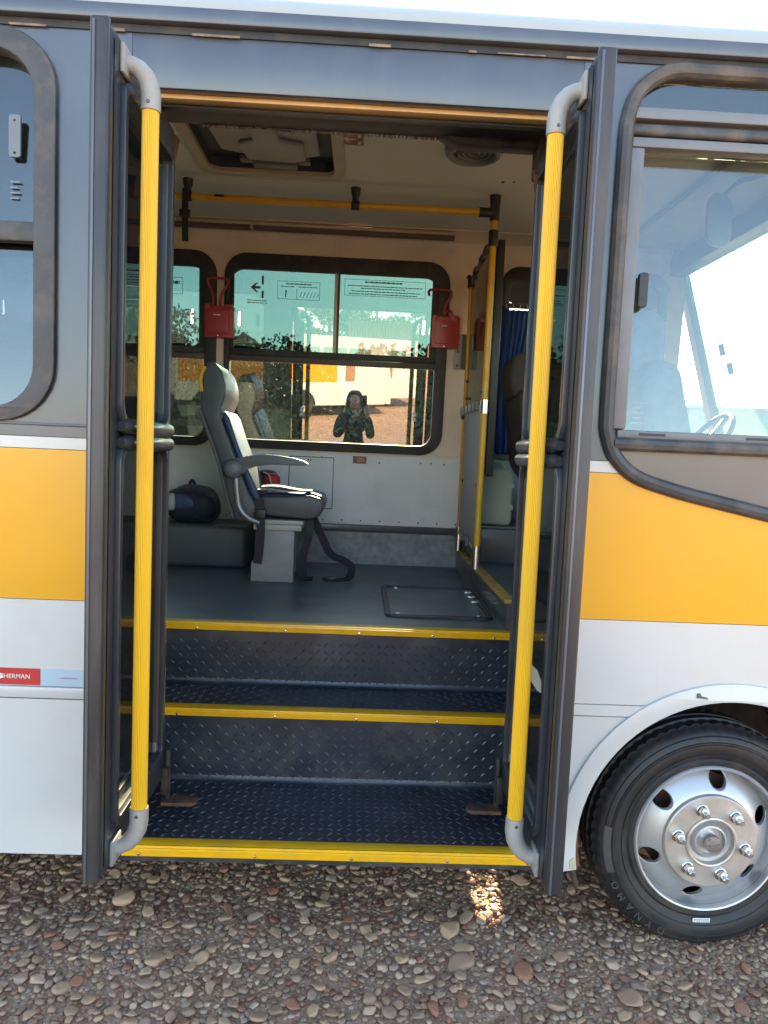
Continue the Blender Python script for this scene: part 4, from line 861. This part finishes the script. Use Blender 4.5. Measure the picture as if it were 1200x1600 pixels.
for k in range(6): MB().lathe([(.012+.003*math.cos(a), .003*math.sin(a)) for a in [q*math.pi/3 for q in range(6)]], lambda a, c, h, k=k: FW(.90+.045*k+h, 1.0+a, -.075+c), 12, close=True).build('curtain_ring', M('ring_white', (.75, .78, .8), .35), cur)
# jerry can
jc = tag(empty('jerry_can', None, (.83, 2.24, 1.241)), 'pale green plastic jerry can behind the partition post', 'jerry can')
jm = M('can_plastic', (.46, .50, .40), .5, var=.06, scale=8, dirt=(.34, .34, .26), dscale=5, damt=.4)
MB().plate([[(-.10, .0), (.10, .0), (.112, .03), (.112, .30), (.085, .345), (-.06, .36), (-.112, .33), (-.112, .03)]], e2, -.085, .085).build('body', jm, jc, bev=.022, seg=4)
for z in (.10, .235): MB().plate([rrect(-.1145, .1145, z, z+.028, .004)], e2, -.0885, .0885).build('body_rib', jm, jc, bev=.012, seg=3)
MB().tube(smoothpath([(-.05, 0, .345), (-.045, 0, .385), (0, 0, .395), (.05, 0, .38), (.06, 0, .335)], 5), .012, 10).build('handle', jm, jc)
MB().lathe([(.022, .35), (.022, .395), (0, .397)], lambda a, c, h: (a-.085, c, h), 16).build('cap', M('cap_red', (.35, .04, .03), .5), jc)
# bag on the wheel housing
bg_ = tag(empty('bag', None, (-1.07, 2.40, 1.166)), 'dark blue soft bag lying behind the passenger seat', 'bag')
def blob(parent, name, mat, rx, ry, rz, c, flatb=0, seed=1, amp=.06, sub=3):
    v, f = ico(sub); rg_ = np.random.default_rng(seed); k1 = rg_.normal(size=(5, 3))*2.2; ph = rg_.uniform(0, 6, 5)
    d = 1+amp*sum(np.sin(v@k1[i]+ph[i]) for i in range(5))/2
    p = v*d[:, None]; p[:, 2] = np.maximum(p[:, 2], -flatb) if flatb else p[:, 2]
    p = np.sign(p)*np.abs(p)**.85*np.array([rx, ry, rz])+np.array(c)
    me = bpy.data.meshes.new(name); me.from_pydata(p.tolist(), [], f.tolist()); me.polygons.foreach_set('use_smooth', [True]*len(f)); return link(name, me, mat, parent)
blob(bg_, 'body', M('bag_navy', (.012, .018, .035), .7, var=.3, scale=20), .175, .12, .125, (0, 0, .11), .85, 3)
blob(bg_, 'side_panel', M('bag_blue', (.03, .07, .14), .6, var=.2, scale=20), .09, .03, .05, (-.05, -.095, .13), 0, 5)
MB().tube(smoothpath([(.05, -.10, .19), (.15, -.12, .16), (.18, -.12, .07), (.12, -.12, .02), (.04, -.12, .05)], 5), .018, 4, flat=.2, up=(0, 1, 0)).build('strap', M('bag_strap', (.015, .016, .02), .7), bg_)
MB().tube(smoothpath([(-.03, 0, .22), (-.01, 0, .265), (.02, 0, .22)], 5), .01, 8).build('top_loop', M('bag_strap', ()), bg_)
blob(bg_, 'bottle', M('bottle_plastic', (.4, .42, .42), .35), .03, .03, .055, (-.11, -.11, .13), 0, 9, .01)
# pouch on the seat
pc = tag(empty('pouch', None, (-.585, 2.28, 1.408)), 'small black and red zip pouch on the passenger seat', 'pouch')
blob(pc, 'body', M('pouch_black', (.02, .018, .022), .6), .075, .045, .065, (0, 0, .05), .8, 11)
blob(pc, 'red_panel', M('pouch_red', (.45, .02, .035), .55), .055, .03, .048, (.032, -.025, .05), .9, 12)
MB().tube(smoothpath([(-.02, -.052, .10), (.015, -.056, .085), (.03, -.058, .04), (.045, -.056, .01)], 5), .004, 6).build('zip', M('zip_pale', (.6, .55, .55), .4), pc)
MB().tube([(-.055, -.05, .08), (-.05, -.052, .035)], .006, 8).build('zip_pull', zinc, pc)
def paper(loc, rz, name, label, tone):
    p = tag(empty(name, None, loc, (0, 0, rz)), label, 'paper'); vs = []; fs = []; n = 10
    for i in range(n+1):
        for j in range(n+1):
            x, y = -.145+.29*i/n, -.10+.20*j/n; vs.append((x, y, .010*math.sin(i*.5+.3)*(1 if tone else .6)+.006*math.sin(j*.7)))
    for i in range(n):
        for j in range(n): fs.append([i*(n+1)+j, (i+1)*(n+1)+j, (i+1)*(n+1)+j+1, i*(n+1)+j+1])
    vs2 = [(x, y, z-.0015) for x, y, z in vs]; q = len(vs)
    MB().add(vs+vs2, fs+[[k+q for k in f[::-1]] for f in fs]).build('sheet', M('paper_%d' % tone, (.62, .61, .64) if tone else (.66, .66, .68), .6, var=.06, dirt=(.5, .25, .28), dscale=14, damt=.5 if tone else .1), p)
    return p
paper((-.43, 1.975, 1.432), .10, 'magazine', 'thin magazine with a pinkish cover lying on the seat', 1)
paper((-.445, 1.935, 1.415), -.15, 'paper_sheet', 'white paper sheets under the magazine on the seat', 0)

# ================================================================== WHAT THE PANES REFLECT: the yard behind the camera
def ybus(name, loc, rz, label, L_=8, H_=2.55, stripe=True):
    p = tag(empty(name, None, loc, (0, 0, rz)), label, 'bus', 'buses parked across the yard')
    pw = M('warm_white_paint', (.62, .58, .50), .4, var=.04, scale=2)
    W_ = 2.2
    MB().plate([[(-L_, .42), (.2, .42), (.42, .6), (.48, 1.35), (.34, 2.2), (.22, H_-.05), (.05, H_), (-L_+.1, H_), (-L_, H_-.1)]], lambda u, v, w_: (u, w_, v), 0, -W_).build('body', pw, p, bev=.10, seg=4)
    if stripe: MB().box(-L_+.05, -2.05, .001, .008, 1.22, 1.90).build('orange_stripe', M('bright_orange_paint', (.80, .26, .01), .4), p)
    for k in range(6):
        x = -.55-1.12*k
        MB().plate([rrect(x-1.0, x, 1.98, 2.40, .06)], e2, .001, .012).build('window', g_lower, p)
    MB().plate([rrect(-1.75, -1.2, .60, 1.9, .05), rrect(-1.69, -1.26, 1.25, 1.84, .03)], e2, .001, .012).build('door', pw, p, bev=.004)
    MB().plate([rrect(-1.70, -1.25, 1.24, 1.85, .03)], e2, .001, .008).build('door_window', M('brown_door', (.30, .15, .08), .5), p)
    for yy in (-.35, -1.2, -1.85): MB().plate([rrect(-.28, .28, 1.45, 2.1, .06)], lambda u, v, w_, yy=yy: (.48-(v-1.35)*.165+w_, yy+u*.9, v), .005, .015).build('windscreen_pane', g_lower, p)
    for yy in (-.25, -1.95): MB().lathe([(0, .03), (.06, .02), (.08, 0)], lambda a, c, h, yy=yy: (.45+h, yy+a, .85+c), 16).build('headlight', whitep, p)
    MB().box(.33, .52, -W_+.02, -.02, .44, .68).build('bumper', pw, p, bev=.03)
    for x in (-3.5, -L_+1.0):
        for yy in (-.05, -W_+.25):
            t = empty('wheel', p, (x, yy, .46)); MB().lathe([(.25, .07), (.42, .07), (.46, .02), (.46, -.12), (.42, -.18), (.25, -.18)], fy, 32, close=True).build('tyre', tyre_m, t); MB().lathe([(.25, .05), (.20, .0), (.10, .04), (0, .05)], fy, 24).build('rim', M('dusty_rim', (.36, .28, .2), .5), t)
        MB().plate([[(x+.56*math.cos(a), .44+.54*math.sin(a)) for a in [R(q) for q in range(0, 181, 12)]]], e2, .002, .006).build('wheel_arch', black, p)
    return p
ybus('parked_bus', (.6, -19.6, 0), R(-40), 'orange and white bus parked in the yard, mirrored in the far window')
ybus('parked_bus', (2.1, -24.5, 0), R(-40), 'white bus further off, mirrored in the far window', 8, 2.85, False)
# shed
shd = tag(empty('shed', None, (.9, -32, 0)), 'terracotta shed with a corrugated roof, mirrored in the window', 'shed')
MB().box(-1.7, 3.2, -4, 0, 0, 2.75).build('wall', M('terracotta_wall', (.36, .20, .13), .85, var=.12), shd)
b = MB(); n = 48; vs = []; fs = []
for i in range(n+1):
    x = -1.9+3.6*i/n; z = .06*(1 if i % 2 else -1)
    vs += [(x, .5, 2.80+z), (x, -2, 3.95+z), (x, -4.5, 2.80+z)]
for i in range(n):
    for k in range(2): fs.append([i*3+k, (i+1)*3+k, (i+1)*3+k+1, i*3+k+1])
b.add(vs, fs).build('corrugated_roof', M('fibre_cement', (.20, .15, .075), .85, var=.25, scale=12), shd)
# trees
def tree(loc, h, r, seed, label, mat, n=2600, group=None, lf=.16):
    rg_ = np.random.default_rng(seed); p = tag(empty('tree', None, loc), label, 'tree', group)
    b = MB(); b.tube([(0, 0, -.1), (.05, 0, h*.25), (-.05, .05, h*.5), (0, 0, h*.8)], [h*.035, h*.028, h*.02, h*.008], 8)
    cl = []
    for k in range(26):
        d = rg_.normal(size=3); d /= np.linalg.norm(d); rr = rg_.uniform(.45, 1)**.6
        c = np.array([d[0]*r*rr, d[1]*r*rr, h*.62+d[2]*h*.36*rr]); cl.append((c, rg_.uniform(.22, .42)*r))
        if k % 3 == 0: b.tube([(0, 0, h*(.25+.02*k/3)), tuple(c*np.array([.5, .5, .8])), tuple(c)], [h*.014, h*.009, h*.003], 5)
    b.build('trunk', M('bark', (.10, .075, .055), .9, var=.3), p)
    V = np.empty((n, 4, 3))
    for i in range(n):
        c, q = cl[i % 26]; d = rg_.normal(size=3); d /= np.linalg.norm(d); o_ = c+d*q*rg_.uniform(.3, 1)**.5
        a = rg_.normal(size=3); a /= np.linalg.norm(a); e = np.cross(a, rg_.normal(size=3)); e /= np.linalg.norm(e); s_ = lf*rg_.uniform(.6, 1.4)
        V[i] = [o_-a*s_, o_-e*s_*.5, o_+a*s_, o_+e*s_*.5]
    me = bpy.data.meshes.new('crown'); me.from_pydata(V.reshape(-1, 3).tolist(), [], np.arange(n*4).reshape(-1, 4).tolist()); me.update()
    link('crown', me, mat, p, kind='stuff'); return p
lfm = M('leaf_green', (.055, .085, .03), .6, var=.4, scale=1.5); lfd = M('leaf_dark', (.03, .045, .02), .7, var=.4, scale=1.5); lfy = M('leaf_olive', (.10, .11, .035), .6, var=.3, scale=1.5)
for i, (x, y, h, r, mt) in enumerate([(-2.2, -38, 5.6, 2.0, lfm), (.6, -39, 6.4, 2.0, lfy), (3.8, -37, 5.6, 2.3, lfm), (7.0, -36, 4.6, 2.4, lfd), (10.5, -38, 4.4, 2.6, lfm)]):
    tree((x, y, 0), h, r, 40+i, ['green tree left of the shed', 'olive tree rising behind the shed', 'green tree right of the shed', 'dark low tree right of the shed', 'low green tree far right of the shed'][i]+', mirrored in the window', mt, n=5000, group='trees behind the yard', lf=.12)
for i, (x, y, h, r) in enumerate([(-21, 28, 6.8, 3.4), (-15.5, 29, 6.6, 3.2), (-10.8, 28, 7.0, 3.2), (-7.2, 29, 6.9, 2.8), (-4.4, 30, 6.4, 2.4), (-.8, 31, 4.4, 2.6), (3, 31, 4.2, 2.4)]):
    tree((x, y, 0), h, r, 60+i, ['bushy dark tree', 'round dark tree', 'tallest dark tree', 'broad dark tree', 'slim dark tree', 'low dark shrub-like tree', 'lowest dark tree'][i]+' beyond the far windows', lfd, 7000, 'trees beyond the bus', .12)
hd = MB(); hd.plate([[(-45, 0), (17, 0), (17, 3.6), (14, 5.2), (10, 6.3), (5, 6.55), (1, 6.4), (-2, 6.5), (-6, 6.6), (-12, 6.7), (-18, 6.5), (-28, 6.8), (-45, 6.5)]], e2, 36, 37)
NL = 26000; V = np.empty((NL, 4, 3)); rg_ = np.random.default_rng(99)
for i in range(NL):
    x = rg_.uniform(-44, 15.5); top = 6.75+.35*math.sin(x*.7)+.25*math.sin(x*1.9+1)-max(0, x-9)*.35
    o_ = np.array([x, rg_.uniform(34, 37.5), rg_.uniform(0, 1)**.8*top]); a = rg_.normal(size=3); a /= np.linalg.norm(a); e = np.cross(a, rg_.normal(size=3)); e /= np.linalg.norm(e); s_ = .17*rg_.uniform(.6, 1.4); V[i] = [o_-a*s_, o_-e*s_*.6, o_+a*s_, o_+e*s_*.6]
hm = bpy.data.meshes.new('woodland'); hm.from_pydata(V.reshape(-1, 3).tolist(), [], np.arange(NL*4).reshape(-1, 4).tolist()); hm.update()
hg = tag(link('woodland', hm, lfd), 'dense dark wood beyond the far side of the bus', kind='stuff'); hd.build('woodland_core', lfd, hg)
wl_ = tag(empty('boundary_wall', None, (13, 22, 0)), 'pale grey wall seen through the windscreen', 'wall')
MB().box(-2.2, 4.2, 0, .25, 0, 3.55).build('wall', M('grey_wall', (.26, .27, .25), .85, var=.1), wl_); MB().box(-2.3, 4.3, -.05, .3, 3.55, 3.65).build('coping', M('coping', (.3, .3, .28), .85), wl_)

# ================================================================== PERSON taking the picture (seen mirrored in the far window)
per = tag(empty('person', None, (-.13, -2.80, 0)), 'person in black with long dark hair, holding a phone up, mirrored in the window', 'person')
def skin(name, verts, edges, rad, mat, parent, root=0, sub=2):
    me = bpy.data.meshes.new(name); me.from_pydata(verts, edges, []); o = bpy.data.objects.new(name, me); COL.objects.link(o)
    md = o.modifiers.new('s', 'SKIN'); ss = o.modifiers.new('b', 'SUBSURF'); ss.levels = sub; ss.render_levels = sub
    for i, d in enumerate(me.skin_vertices[0].data): r_ = rad[i]; d.radius = r_ if isinstance(r_, tuple) else (r_, r_); d.use_root = (i == root)
    bpy.context.view_layer.update()
    m2 = bpy.data.meshes.new_from_object(o.evaluated_get(bpy.context.evaluated_depsgraph_get())); bpy.data.objects.remove(o)
    m2.polygons.foreach_set('use_smooth', [True]*len(m2.polygons)); m2.materials.clear(); m2.materials.append(mat); return link(name, m2, mat, parent)
cloth = M('black_clothing', (.014, .014, .016), .85, var=.3, scale=20); skinm = M('skin', (.42, .26, .18), .55, var=.06)
bv_ = [(0, 0, .98), (0, 0, 1.12), (0, .01, 1.28), (0, 0, 1.40), (0, 0, 1.46),
       (.19, 0, 1.40), (.245, .10, 1.14), (.175, .33, 1.40), (-.19, 0, 1.40), (-.245, .10, 1.14), (-.03, .33, 1.41),
       (.09, 0, .93), (.10, .02, .52), (.10, -.01, .09), (.10, .12, .045), (-.09, 0, .93), (-.10, .02, .52), (-.10, -.01, .09), (-.10, .12, .045)]
be_ = [(0, 1), (1, 2), (2, 3), (3, 4), (3, 5), (5, 6), (6, 7), (3, 8), (8, 9), (9, 10), (0, 11), (11, 12), (12, 13), (13, 14), (0, 15), (15, 16), (16, 17), (17, 18)]
br_ = [(.16, .12), (.14, .11), (.16, .12), (.12, .09), (.055, .055), (.08, .08), (.066, .066), (.036, .036), (.08, .08), (.066, .066), (.036, .036), (.09, .10), (.065, .065), (.05, .05), (.04, .04), (.09, .10), (.065, .065), (.05, .05), (.04, .04)]
skin('body', bv_, be_, br_, cloth, per)
hdm = MB(); hdm.lathe([(0, -.115), (.035, -.11), (.055, -.085), (.068, -.04), (.074, .01), (.074, .05), (.062, .09), (.036, .113), (0, .12)], lambda a, c, h: (a, c*1.18, 1.615+h), 24); hdo = hdm.build('head', skinm, per)
MB().tube([(0, -.005, 1.43), (0, .005, 1.53)], .047, 14).build('neck', skinm, per)
for s_ in (-1, 1):
    blob(hdo, 'eye', M('eye_white', (.7, .7, .7), .3), .013, .008, .009, (s_*.031, .079, 1.625), 0, 2, 0, 2); blob(hdo, 'ear', skinm, .012, .02, .03, (s_*.075, -.005, 1.61), 0, 3, .02, 2)
MB().tube([(0, .080, 1.63), (0, .098, 1.59), (0, .086, 1.578)], [.008, .014, .010], 8).build('nose', skinm, hdo)
MB().tube([(-.024, .079, 1.552), (0, .086, 1.553), (.024, .079, 1.552)], .006, 8).build('mouth', M('lips', (.4, .13, .12), .5), hdo)
hv = []
hb_ = MB(); hb_.lathe([(0, 1.785), (.055, 1.778), (.095, 1.74), (.118, 1.68), (.128, 1.60), (.145, 1.50), (.17, 1.40), (.175, 1.30), (.15, 1.22), (.06, 1.20), (0, 1.20)], lambda a, c, h: (a, min(c*.85-.035, .055 if h > 1.68 else .02), h), 28); hb_.build('hair', M('dark_hair', (.012, .010, .010), .45, var=.3, scale=40, stretch=(1, 1, .1)), per)
ph = MB().box(.13-.04, .13+.04, .425, .433, 1.59, 1.745).build('phone', M('phone_black', (.012, .012, .014), .25), None, bev=.004)
ph.location = (-.13, -2.80, 0); tag(ph, 'dark phone held up by the mirrored person', 'phone')
for s_, wx in ((1, .175), (-1, -.03)):
    wp = Vector((wx, .34, 1.42)); px = .13+s_*.045; vs = []; es = []; rs = []
    hv_ = [(wx, .335, 1.425), (px+s_*.008, .385, 1.50), (px+s_*.010, .40, 1.545)]; he = [(0, 1), (1, 2)]; hr_2 = [.027, (.034, .018), (.030, .016)]
    hand = skin('hand', hv_, he, hr_2, skinm, per)
    for k in range(4):
        z = 1.525+.022*k; l = (.9, 1, .95, .8)[k]
        skin('finger', [(px+s_*.012, .40, z-.01), (px+s_*.014, .425, z+.004), (px+s_*.006, .443*1, z+.010), (px-s_*.022*l, .444, z+.012)], [(0, 1), (1, 2), (2, 3)], [.0095, .009, .0085, .0075], skinm, hand, sub=1)
    skin('thumb', [(px+s_*.006, .39, 1.50), (px-s_*.004, .408, 1.535), (px-s_*.016, .417, 1.56)], [(0, 1), (1, 2)], [.011, .010, .0085], skinm, hand, sub=1)
